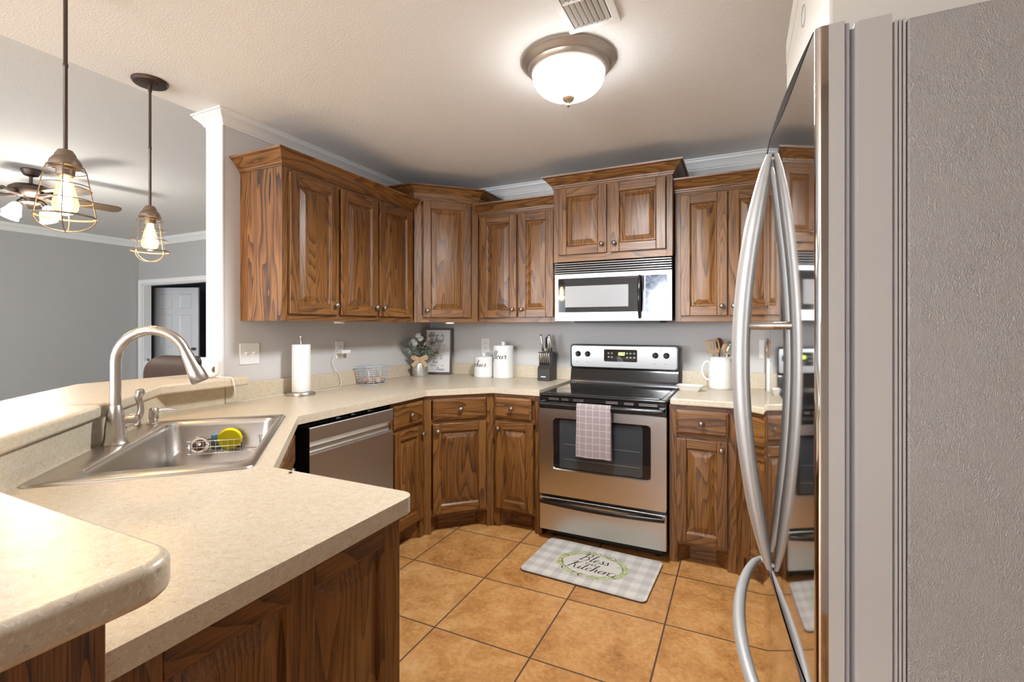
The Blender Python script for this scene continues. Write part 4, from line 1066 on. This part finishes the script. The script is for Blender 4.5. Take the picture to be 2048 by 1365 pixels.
ribbon([(.056, 0, .140), (.066, -.022, .150), (.064, -.05, .160), (.060, -.055, .150), (.060, -.03, .140), (.058, 0, .138)], .024)
ribbon([(.056, 0, .140), (.066, .022, .152), (.064, .05, .162), (.060, .052, .150), (.060, .03, .140), (.058, 0, .138)], .024)
ribbon([(.060, -.004, .138), (.068, -.03, .115), (.070, -.06, .088)], .030); ribbon([(.060, .004, .138), (.068, .03, .112), (.070, .05, .082)], .030)
b.ball(d_ * .060 + Vector((0, 0, .14)), .012, 8); b.build('burlap_bow', M['burlap'], t, smooth=50)
t = thing('flower_arrangement', 'dried bouquet of cotton, pink buds and eucalyptus in the pail', 'flowers', (VX, VY, CT + .02))
R = random.Random(3)
def leafmesh(b, c, dirn, up, L, w):
    dirn = Vector(dirn).normalized(); side = dirn.cross(Vector(up)).normalized(); nrm = side.cross(dirn); c = Vector(c); pts = []
    prof = [(0, .1), (.25, .8), (.5, 1), (.8, .65), (1, .05)]
    vs = []
    for u, k in prof: vs += [c + dirn * L * u + side * w * k * .5 + nrm * .0004, c + dirn * L * u + nrm * (.08 * L * math.sin(PI * u)) , c + dirn * L * u - side * w * k * .5 + nrm * .0004]
    o = len(b.v); b.v += [tuple(p) for p in vs]
    for i in range(4):
        for j in range(2): b.f.append((o + 3 * i + j, o + 3 * i + j + 1, o + 3 * i + 4 + j, o + 3 * i + 3 + j)); b.m.append(b.mi)
def stem(p1, nl, L, w, mm, name='eucalyptus_stem', curl=.02, base=(0, 0)):
    p0 = Vector((base[0], base[1], .02)); p1 = Vector(p1); mid = (p0 + p1) * .5 + Vector((0, 0, curl))
    mid = Vector((p1.x * .28, p1.y * .28, max(.125, p1.z * .55)))
    P = catmull([p0, mid, p1], 10)
    b = MB(); b.tube(P, [.0022 - .0012 * i / (len(P) - 1) for i in range(len(P))], 6, ); b.mi = 1
    for i in range(nl):
        u = .42 + .58 * i / max(1, nl - 1); p = P[min(len(P) - 1, int(u * (len(P) - 1)))]
        tn = (P[-1] - P[len(P) // 2]).normalized()
        for s in (-1, 1):
            a = tn * .55 + Vector((R.uniform(-1, 1), R.uniform(-1, 1), R.uniform(-.6, .8))) * .8 + s * tn.cross(Vector((0, 0, 1))) * .8
            leafmesh(b, p, a, (R.uniform(-.3, .3), -.6, 1), L * R.uniform(.7, 1.1), w)
    return b.build(name, [M['twig'], mm], t, smooth=40)
rt = Vector((.80, .60, 0))   # image-right in plan
def P_(r, z, f=0): return tuple(rt * r + Vector((.6, -.8, 0)) * f + Vector((0, 0, z)))
for r, z, f, m_, nl in ((-.14, .245, .02, 'leaf2', 9), (-.115, .205, .06, 'leaf2', 8), (-.085, .27, -.02, 'leaf', 7), (.02, .30, .0, 'leaf', 8), (.10, .25, .0, 'leaf', 8), (.13, .20, .03, 'leaf2', 8), (.07, .22, .06, 'leaf', 7), (-.04, .22, .07, 'leaf2', 8), (.03, .18, .09, 'leaf', 7), (.09, .165, .06, 'leaf', 7), (-.07, .16, .07, 'leaf2', 7)):
    stem(P_(r, z, f), nl + 5, .030, .021, M[m_])
for i in range(12): stem(P_(R.uniform(-.09, .10), R.uniform(.15, .25), R.uniform(.0, .09)), 9, .026, .018, M['leaf' if i % 2 else 'leaf2'])
for r, z, f in ((-.015, .30, .03), (.005, .275, .05), (-.055, .255, .05), (-.04, .235, .06)):
    b = MB(); c = Vector(P_(r, z, f)); b.tube(catmull([(0, 0, .02), tuple(Vector((c.x * .3, c.y * .3, .14))), tuple(c)], 6), .0016, 6)
    sm = b.build('cotton_stem', M['twig'], t, smooth=60); g = MB()
    for k in range(5): a = 2 * PI * k / 5; g.ball(c + Vector((.010 * math.cos(a), .008 * math.sin(a), .008 + .008 * math.sin(a))), .0145, 8)
    g.build('cotton_boll', M['cotton'], sm, smooth=70)
    g = MB(); g.lathe([(.004, -.012), (.012, -.004), (.013, .002)], c, n=10); g.build('husk', M['twig'], sm)
for r, z, f in ((.055, .265, .03), (.05, .225, .05), (.03, .23, .06)):
    b = MB(); c = Vector(P_(r, z, f)); b.tube(catmull([(0, 0, .02), tuple(Vector((c.x * .3, c.y * .3, .14))), tuple(c)], 6), .0015, 6)
    sm = b.build('bud_stem', M['twig'], t, smooth=60)
    g = MB(); g.lathe([(.003, -.004), (.0085, .008), (.009, .022), (.005, .036), (0, .040)], c, (rt * .7 + Vector((0, 0, 1))), 12); g.build('pink_bud', M['pink'], sm, smooth=60)

# ------------------------------------------------------------------ hand lettering (stroke font)
GL = {
 'a': (.48, [[(.38, .36), (.26, .43), (.12, .36), (.06, .16), (.14, .02), (.27, .08), (.38, .28), (.40, .40), (.37, .12), (.43, .02), (.52, .10)]]),
 'b': (.46, [[(0, .06), (.16, .45), (.25, .85), (.19, 1.0), (.12, .85), (.09, .3), (.12, .06), (.24, .01), (.36, .16), (.33, .34), (.22, .36), (.36, .33), (.48, .30)]]),
 'c': (.38, [[(.33, .33), (.25, .43), (.10, .33), (.06, .14), (.16, .02), (.29, .06), (.42, .16)]]),
 'd': (.50, [[(.37, .36), (.25, .42), (.10, .34), (.06, .14), (.16, .02), (.30, .12), (.40, .48), (.46, 1.0), (.40, .4), (.39, .08), (.46, .02), (.54, .1)]]),
 'e': (.38, [[(0, .10), (.18, .17), (.31, .31), (.25, .43), (.12, .36), (.07, .14), (.17, .01), (.29, .05), (.42, .16)]]),
 'f': (.36, [[(0, .06), (.16, .35), (.29, .80), (.26, 1.0), (.17, .9), (.11, .3), (.04, -.36), (.12, -.32), (.18, .04), (.38, .16)]]),
 'h': (.50, [[(0, .06), (.18, .5), (.25, .88), (.19, 1.0), (.12, .8), (.07, 0)], [(.07, .02), (.18, .30), (.29, .42), (.36, .32), (.35, .08), (.41, .01), (.52, .10)]]),
 'i': (.24, [[(0, .08), (.10, .41), (.08, .10), (.13, .01), (.26, .10)], [(.13, .58), (.15, .63)]]),
 'k': (.50, [[(0, .06), (.18, .5), (.25, .88), (.19, 1.0), (.12, .8), (.07, 0)], [(.08, .10), (.24, .40), (.35, .40), (.31, .26), (.14, .20)], [(.19, .21), (.33, .04), (.41, .01), (.53, .10)]]),
 'l': (.26, [[(0, .06), (.16, .5), (.25, .85), (.19, 1.0), (.11, .82), (.09, .12), (.15, .01), (.28, .10)]]),
 'm': (.72, [[(0, .28), (.06, .41), (.08, .2), (.07, 0)], [(.07, .02), (.18, .34), (.28, .42), (.33, .28), (.31, 0)], [(.31, .02), (.42, .34), (.52, .42), (.57, .3), (.55, .08), (.61, .01), (.74, .10)]]),
 'n': (.50, [[(0, .28), (.06, .41), (.08, .2), (.07, 0)], [(.07, .02), (.18, .34), (.29, .42), (.35, .3), (.33, .08), (.39, .01), (.52, .10)]]),
 'o': (.42, [[(.24, .42), (.10, .36), (.06, .14), (.18, .01), (.33, .12), (.35, .32), (.24, .42), (.28, .33), (.44, .33)]]),
 'r': (.36, [[(0, .06), (.10, .36), (.12, .47), (.17, .36), (.29, .38), (.27, .14), (.31, .02), (.40, .10)]]),
 's': (.34, [[(0, .06), (.17, .36), (.21, .46), (.22, .34), (.31, .16), (.25, .03), (.11, .03), (.24, .0), (.38, .10)]]),
 't': (.32, [[(0, .08), (.12, .45), (.17, .82), (.12, .4), (.12, .08), (.19, .01), (.34, .10)], [(.0, .53), (.30, .56)]]),
 'u': (.50, [[(0, .1), (.08, .41), (.08, .14), (.16, .01), (.28, .10), (.38, .41), (.36, .10), (.42, .01), (.52, .10)]]),
 'v': (.44, [[(0, .25), (.07, .41), (.13, .14), (.19, .01), (.30, .18), (.34, .41), (.46, .33)]]),
 'w': (.62, [[(0, .25), (.07, .41), (.11, .1), (.19, .01), (.29, .38), (.32, .1), (.40, .01), (.50, .2), (.52, .42), (.64, .33)]]),
 'y': (.48, [[(0, .1), (.08, .41), (.08, .14), (.16, .02), (.28, .12), (.37, .41), (.33, -.1), (.22, -.36), (.13, -.25), (.30, -.02), (.50, .12)]]),
 'B': (.72, [[(.22, .98), (.16, .5), (.08, .02), (.02, .06)], [(.04, .86), (.22, 1.02), (.48, 1.0), (.56, .80), (.40, .58), (.22, .54), (.46, .50), (.58, .28), (.44, .04), (.18, .0), (.10, .10)]]),
 'K': (.72, [[(.02, .80), (.14, .98), (.26, .98), (.16, .5), (.06, 0)], [(.66, 1.02), (.48, .96), (.20, .52)], [(.22, .54), (.38, .44), (.48, .10), (.62, .02), (.74, .12)]]),
 'A': (.70, [[(.0, .02), (.08, .0), (.26, .5), (.46, 1.0), (.48, .5), (.52, .04), (.62, .04)], [(.10, .36), (.36, .40), (.60, .42)]]),
}
def word_strokes(w, spacing=1.0):
    x = 0; out = []
    for ch in w:
        if ch == ' ': x += .30; continue
        adv, st = GL[ch]
        for s in st: out.append([(x + a, b_) for a, b_ in s])
        x += adv * spacing
    return out, x
def lettering(lines, mapper, thick=.03, n=6):
    """lines: [(word, x_left, y_base, size, slant)] in plane units; mapper(u, v) -> 3D"""
    b = MB()
    for w, x0, y0, s, sl in lines:
        st, _ = word_strokes(w)
        for k in st:
            P = catmull([Vector((a, c)) for a, c in k], n); L = len(P); vs = []
            for i, p in enumerate(P):
                tn = P[min(L - 1, i + 1)] - P[max(0, i - 1)]; tn = tn.normalized() if tn.length > 1e-6 else Vector((1, 0))
                wd = thick * (.45 + .9 * max(0, -tn.y) ** 1.5); nn = Vector((-tn.y, tn.x)) * wd
                for e_ in (p + nn, p - nn):
                    u = x0 + s * (e_.x + sl * e_.y); v = y0 + s * e_.y; vs.append(mapper(u, v))
            o = len(b.v); b.v += [tuple(q_) for q_ in vs]
            for i in range(L - 1): b.f.append((o + 2 * i, o + 2 * i + 1, o + 2 * i + 3, o + 2 * i + 2)); b.m.append(0)
    return b
# framed sign in the corner
t = thing('framed_sign', 'dark framed white sign with a handwritten grace, leaning in the corner', 'framed sign', (-2.283, 3.350, CT + .0012), 22); t.rotation_euler = (math.radians(-5), 0, math.radians(22))
SW, SH = .118, .385
b = MB()
for a in ((-SW, SW, 0, .016), (-SW, SW, SH - .016, SH), (-SW, -SW + .016, .016, SH - .016), (SW - .016, SW, .016, SH - .016)): b.box(a[0], a[1], -.012, .010, a[2], a[3])
b.build('frame', M['darkwood'], t, bevel=.002)
b = MB(); b.box(-SW + .015, SW - .015, -.002, .006, .015, SH - .015); b.build('board', mat('white board', (.80, .79, .78), .6), t)
L_ = [('Bless', -.078, .315, .038, .25), ('the', .022, .315, .022, .2), ('food', -.030, .268, .040, .25), ('before', -.075, .236, .020, .15), ('us', .045, .236, .020, .2), ('the', -.025, .207, .020, .2), ('family', -.060, .172, .026, .25), ('beside', -.055, .150, .017, .15), ('us', .02, .150, .017, .15), ('and', -.04, .125, .018, .15), ('the', .018, .125, .018, .15), ('love', -.045, .092, .028, .25), ('between', -.065, .068, .017, .15), ('us', .03, .068, .017, .15), ('Amen', -.020, .030, .032, .25)]
lettering(L_, lambda u, v: (u, -.0024, v), .045).build('handwriting', M['ink'], t)
# canisters
def canister(label, x, y, r, h, word, size, ang, zt):
    t = thing('canister', label, 'canister', (x, y, CT))
    b = MB(); b.lathe([(r * .97, 0), (r, .003), (r, .018), (r * .985, .021), (r * .985, h - .012), (r, h - .006), (r * .99, h)], n=44); b.build('jar', M['white'], t, smooth=40)
    b = MB(); b.lathe([(r * .99, h + .0005), (r * 1.0, h + .004), (r * .97, h + .012), (r * .6, h + .017), (.012, h + .019), (.011, h + .026), (.019, h + .034), (.019, h + .040), (.010, h + .046), (0, h + .046)], n=44); b.build('lid', M['white'], t, smooth=40)
    _, wd = word_strokes(word); rr = r * .985 + .0006
    def mp(u, v):
        a = math.radians(ang) + u / rr; return (rr * math.cos(a), rr * math.sin(a), v)
    lettering([(word, -wd * size / 2, zt, size, .25)], mp, .04).build('lettering', M['ink'], t)
    return t
canister('short white ceramic cookie canister with a knobbed lid and black script', -1.838, 3.340, .078, .148, 'cookies', .052, -103, .085)
canister('tall white ceramic flour canister with black script', -1.668, 3.347, .080, .238, 'flour', .062, -92, .150)
# knife block
t = thing('knife_block', 'charcoal wooden knife block full of steel handled knives', 'knife block', (-1.298, 3.268, CT), 0)
b = MB(); b.prism([(0, 0), (0, .086), (.018, .112), (.045, .112), (.062, .205), (.098, .215), (.150, .185), (.150, 0)], -.048, .048, axis='x'); b.build('block', M['blockwood'], t, bevel=.003)
b = MB(); b.box(-.022, .016, -.0006, .0002, .026, .034); b.build('label_plate', M['whiteplastic'], t)
KH = mat('knife handle steel', (.58, .53, .47), .25, 1.0)
def knife(label, x, y, z, L, w, lean, fwd, grp=None, blackh=False):
    t = thing('knife', label, 'knife', (-1.298 + x, 3.268 + y, CT + z), 0, grp); t.rotation_euler = (math.radians(fwd), math.radians(lean), 0)
    b = MB(); P = []
    for i in range(9):
        u = i / 8; P.append((0, -.004 * math.sin(PI * u * 1.1), L * u))
    secs = [[(w * (.8 + .25 * math.sin(PI * u_ * .9)) * math.cos(a), p[1] + .008 * (.85 + .3 * u_) * math.sin(a), p[2]) for a in [2 * PI * j / 12 for j in range(12)]] for p, u_ in zip(P, [i / 8 for i in range(9)])]
    loft(b, secs); b.add(secs[0], [tuple(range(12))]); b.add(secs[-1], [tuple(range(12))]); b.build('handle', M['blackmatte'] if blackh else KH, t, smooth=50)
    b = MB(); b.box(-w * .72, w * .72, -.0095, -.006, .004, L * .25); b.box(-w * .55, w * .55, -.0108, -.006, L * .94, L * 1.01); b.build('bolster', M['black'] if not blackh else KH, t)
    b = MB(); b.box(-w * .6, w * .6, -.0012, .0012, -.05, .001); b.build('blade', M['chrome'], t)
for i in range(6):
    knife('steel handled steak knife in the front row of the knife block', -.0385 + .0154 * i, .028, .1125, .098, .0052, -2.5, 6, 'steak knives in the front row')
knife('broad steel handled knife standing at the left rear of the block', -.034, .080, .2115, .128, .0085, -7, 4)
knife('slim black handled kitchen shears in the middle of the block', -.008, .078, .2115, .115, .0080, 3, 8, None, True)
knife('steel handled knife right of the black shears', .014, .080, .2115, .110, .0075, -4, 4)
knife('tall steel handled knife leaning right at the rear of the block', .034, .085, .2125, .128, .0085, -9, 6)
# pitcher with utensils
PX, PY = -.112, 3.348
t = thing('pitcher', 'white enamel pitcher of cooking utensils near the refrigerator', 'pitcher', (PX, PY, CT))
b = MB(); b.lathe([(.066, 0), (.070, .004), (.071, .015), (.070, .150), (.066, .172), (.062, .185), (.064, .200), (.069, .207), (.066, .207), (.058, .186), (.066, .150), (.067, .012), (0, .010)], n=40)
for i, p in enumerate(b.v):
    if p[2] > .183 and p[0] > 0:
        k = (p[2] - .183) / .024 * max(0, p[0] / .07) ** 4; b.v[i] = (p[0] + .028 * k, p[1] * (1 - .35 * k), p[2] + .006 * k)
b.build('jug', M['white'], t, smooth=45)
b = MB(); b.tube(catmull([(-.066, 0, .168), (-.085, -.004, .172), (-.103, -.008, .145), (-.107, -.008, .110), (-.098, -.006, .075), (-.080, -.002, .058), (-.068, 0, .058)], 6), .0065, 12); b.build('handle', M['white'], t, smooth=60)
def uten(name, label, x, y, tip, m, head):
    t = thing(name, label, name.replace('_', ' '), (PX + x, PY + y, CT + .03))
    b = MB(); d = Vector(tip); n_ = 8; b.tube([d * (i / n_) for i in range(n_ + 1)], [.005 + .001 * math.sin(i) for i in range(n_ + 1)], 10); b.build('handle', m if not isinstance(m, tuple) else m[0], t, smooth=60)
    h = head(d); h.build('head', m if not isinstance(m, tuple) else m[1], t, smooth=45)
    return t
def spoonhead(r, l):
    def f(d):
        b = MB(); c = d + d.normalized() * l * .8
        b.ball((0, 0, 0), 1, 12); ax = d.normalized()
        up = Vector((.45, -.9, .1)); up = (up - ax * up.dot(ax)).normalized(); sd_ = ax.cross(up)
        b.v = [tuple(c + ax * p[2] * l + sd_ * p[0] * r + up * p[1] * .008) for p in b.v]; return b
    return f
def turner(d):
    b = MB(); ax = d.normalized(); up = Vector((.35, -.93, .1)); up = (up - ax * up.dot(ax)).normalized(); sd_ = ax.cross(up); c = d
    def Q(u, v, w): return tuple(c + ax * v + sd_ * u + up * w)
    W_, H_ = .040, .085; bars = [-.040, -.024, -.008, .008, .024, .040]
    def bx(u0, u1, v0, v1):
        vs = [Q(u, v, w) for u in (u0, u1) for v in (v0, v1) for w in (-.002, .002)]
        b.add(vs, [(0, 1, 3, 2), (4, 6, 7, 5), (0, 4, 5, 1), (2, 3, 7, 6), (0, 2, 6, 4), (1, 5, 7, 3)])
    bx(-.040, .040, .070, .085); bx(-.036, .036, -.002, .018)
    for i in range(5):
        u = -.040 + i * .0185; bx(u, u + (.009 if i in (0, 4) else .0065), .018, .070)
    return b
def whisk(d):
    b = MB(); ax = d.normalized(); o1 = ax.orthogonal().normalized(); o2 = ax.cross(o1)
    for k in range(5):
        a = PI * k / 5; s_ = o1 * math.cos(a) + o2 * math.sin(a)
        b.tube([d + ax * (.085 * math.sin(q_) ** .7 if math.sin(q_) > 0 else 0) + s_ * .024 * math.cos(q_) * (.35 + .65 * math.sin(q_)) for q_ in [PI * i / 16 for i in range(17)]], .0012, 5)
    return b
uten('slotted_turner', 'pale wooden slotted turner leaning left out of the pitcher', -.010, -.030, (-.028, -.004, .200), (M['chrome'], M['beech']), turner)
uten('wooden_spoon', 'dark wooden spoon behind the slotted turner in the pitcher', 0, .01, (-.008, .022, .232), M['spoonwood'], spoonhead(.027, .036))
uten('wooden_spoon', 'light wooden spoon in the middle of the pitcher', .012, -.010, (.016, -.004, .205), M['beech'], spoonhead(.022, .034))
uten('whisk', 'steel wire whisk standing at the back of the pitcher', .018, .02, (.022, .014, .190), M['chrome'], whisk)
uten('ladle', 'shiny steel ladle at the right of the pitcher', .030, -.012, (.034, -.010, .185), M['nickel'], spoonhead(.036, .038))
# spoon rest
t = thing('spoon_rest', 'small white rectangular dish on the counter right of the range', 'dish', (-.279, 3.165, CT), -4)
b = MB(); secs = [rr3(-.052, .052, -.030, .030, .008, .0), rr3(-.056, .056, -.034, .034, .009, .004), rr3(-.076, .076, -.052, .052, .012, .032), rr3(-.078, .078, -.054, .054, .012, .035), rr3(-.072, .072, -.048, .048, .011, .033), rr3(-.052, .052, -.030, .030, .008, .006)]
loft(b, secs); b.add(secs[0], [tuple(range(28))]); b.add(secs[-1], [tuple(range(28))]); b.build('dish', M['white'], t, smooth=40)
o = MB().ball((0, 0, 0), .004, 8, (1.6, 1, .6)).build('crumb', M['bronze'], smooth=60); o.location = (-1.105, .918, Z1 + .0024)
tag(o, 'tiny dark crumb near the edge of the peninsula counter', 'crumb')

# ------------------------------------------------------------------ kitchen mat
t = thing('kitchen_mat', 'grey buffalo check kitchen mat with a green wreath in front of the range', 'floor mat', (-.730, 2.557, .0006), -2.8)
mm = mat('buffalo check vinyl', rough=.55); q = N(mm); tc = q.n('TexCoord'); sx = q.n('SeparateXYZ'); q.l(tc.outputs['Object'], sx.inputs[0])
def chk(o): return q.math('GREATER_THAN', q.math('FRACT', q.math('DIVIDE', q.math('ADD', o, 3.02), .088)), .5)
cc = q.math('ADD', chk(sx.outputs[0]), chk(sx.outputs[1]))
nz = q.noise(q.coords((1, 1, 1)), 9, 3)
c = q.ramp(q.math('MULTIPLY', cc, .5), [(.0, (.76, .72, .66)), (.5, (.62, .595, .555)), (1.0, (.50, .48, .46))])
c = q.mix(q.math('MULTIPLY', nz, .35), c, (.70, .66, .60)); q.color(c)
b = MB(); b.prism(rrect(-.338, .338, -.219, .219, .028, 6), .001, .011); mt = b.build('mat', mm, t, bevel=.003)
b = MB(); b.prism(rrect(-.3395, .3395, -.2205, .2205, .029, 6), .0, .005); b.build('backing', M['blackmatte'], t)
pc = MB(); n = 56; pc.add([(.17 * math.cos(2 * PI * k / n), .118 * math.sin(2 * PI * k / n), .0113) for k in range(n)], [tuple(range(n))]); pc.build('cream_oval', mat('cream print', (.70, .665, .60), .6), mt)
b = MB(); R = random.Random(5)
for k in range(64):
    a = 2 * PI * k / 64 + R.uniform(-.04, .04); rx, ry = .178, .128
    p = Vector((rx * math.cos(a), ry * math.sin(a), .0116)); tn = Vector((-rx * math.sin(a), ry * math.cos(a), 0)).normalized(); ou = Vector((math.cos(a), math.sin(a), 0))
    for s in (-1, 1):
        d = (tn * (1 if math.cos(a) > -.2 else 1) + ou * s * R.uniform(.5, .9)).normalized(); L = R.uniform(.028, .046); w = R.uniform(.007, .011); sd_ = Vector((-d.y, d.x, 0))
        b.add([p, p + d * L * .4 + sd_ * w * .5, p + d * L, p + d * L * .4 - sd_ * w * .5], [(0, 1, 2, 3)])
b.build('wreath_print', M['green'], mt)
def fl(u, v): return (u, v, .0119)
b = lettering([('Bless', -.088, .028, .080, .25), ('Kitchen', -.122, -.072, .078, .25)], fl, .034)
for st in ([(.128, .030), (.150, .045), (.165, .035)], [(.105, -.066), (.125, -.076), (.145, -.055), (.135, -.035), (.118, -.038), (.122, -.05)]):
    P = catmull([Vector((x, y, .0119)) for x, y in st], 6); vs = []
    for i, p in enumerate(P):
        tn = (P[min(len(P) - 1, i + 1)] - P[max(0, i - 1)]).normalized(); nn = Vector((-tn.y, tn.x, 0)) * .0012; vs += [p + nn, p - nn]
    b.add(vs, [(2 * i, 2 * i + 1, 2 * i + 3, 2 * i + 2) for i in range(len(P) - 1)])
b.build('script_lettering', M['ink'], mt)
def caps(word, x, y, s):
    S = {'T': [((0, 1), (.7, 1)), ((.35, 1), (.35, 0))], 'H': [((0, 0), (0, 1)), ((.6, 0), (.6, 1)), ((0, .5), (.6, .5))], 'I': [((.0, 0), (.0, 1))], 'S': [((.5, .9), (.25, 1)), ((.25, 1), (.02, .8)), ((.02, .8), (.25, .55)), ((.25, .55), (.5, .25)), ((.5, .25), (.25, 0)), ((.25, 0), (0, .12))]}
    A = {'T': .9, 'H': .85, 'I': .28, 'S': .7}; b = MB()
    for ch in word:
        for (x0, y0), (x1, y1) in S[ch]:
            d = Vector((x1 - x0, y1 - y0)).normalized(); nn = Vector((-d.y, d.x)) * .06
            b.add([(x + s * (x0 + nn.x), y + s * (y0 + nn.y), .0119), (x + s * (x1 + nn.x), y + s * (y1 + nn.y), .0119), (x + s * (x1 - nn.x), y + s * (y1 - nn.y), .0119), (x + s * (x0 - nn.x), y + s * (y0 - nn.y), .0119)], [(0, 1, 2, 3)])
        x += A[ch] * s
    return b
caps('THIS', -.042, -.014, .026).build('block_lettering', M['ink'], mt)
# brand script on the appliances
def textmesh(name, body, size, m, parent, loc, rot, shear=0.0):
    c = bpy.data.curves.new(name, 'FONT'); c.body = body; c.size = size; c.shear = shear; c.extrude = .0001; c.align_x = 'CENTER'
    o = bpy.data.objects.new(name, c); COL.objects.link(o); bpy.context.view_layer.update()
    me = bpy.data.meshes.new_from_object(o.evaluated_get(bpy.context.evaluated_depsgraph_get())); bpy.data.objects.remove(o)
    me.materials.clear(); me.materials.append(m)
    o = bpy.data.objects.new(name, me); COL.objects.link(o); o.parent = parent
    o.matrix_local = tmat(parent).inverted() @ (Matrix.Translation(loc) @ Matrix.Rotation(rot, 4, 'X'))
    return o
GP = mat('grey brand print', (.25, .24, .23), .4, .5)
textmesh('brand_script', 'Frigidaire', .013, GP, cf, (-.756, 3.3592, 1.044), PI / 2, .35)
textmesh('brand_script', 'FRIGIDAIRE', .007, GP, md_, (-.830, MF - .0003, 1.381), PI / 2)
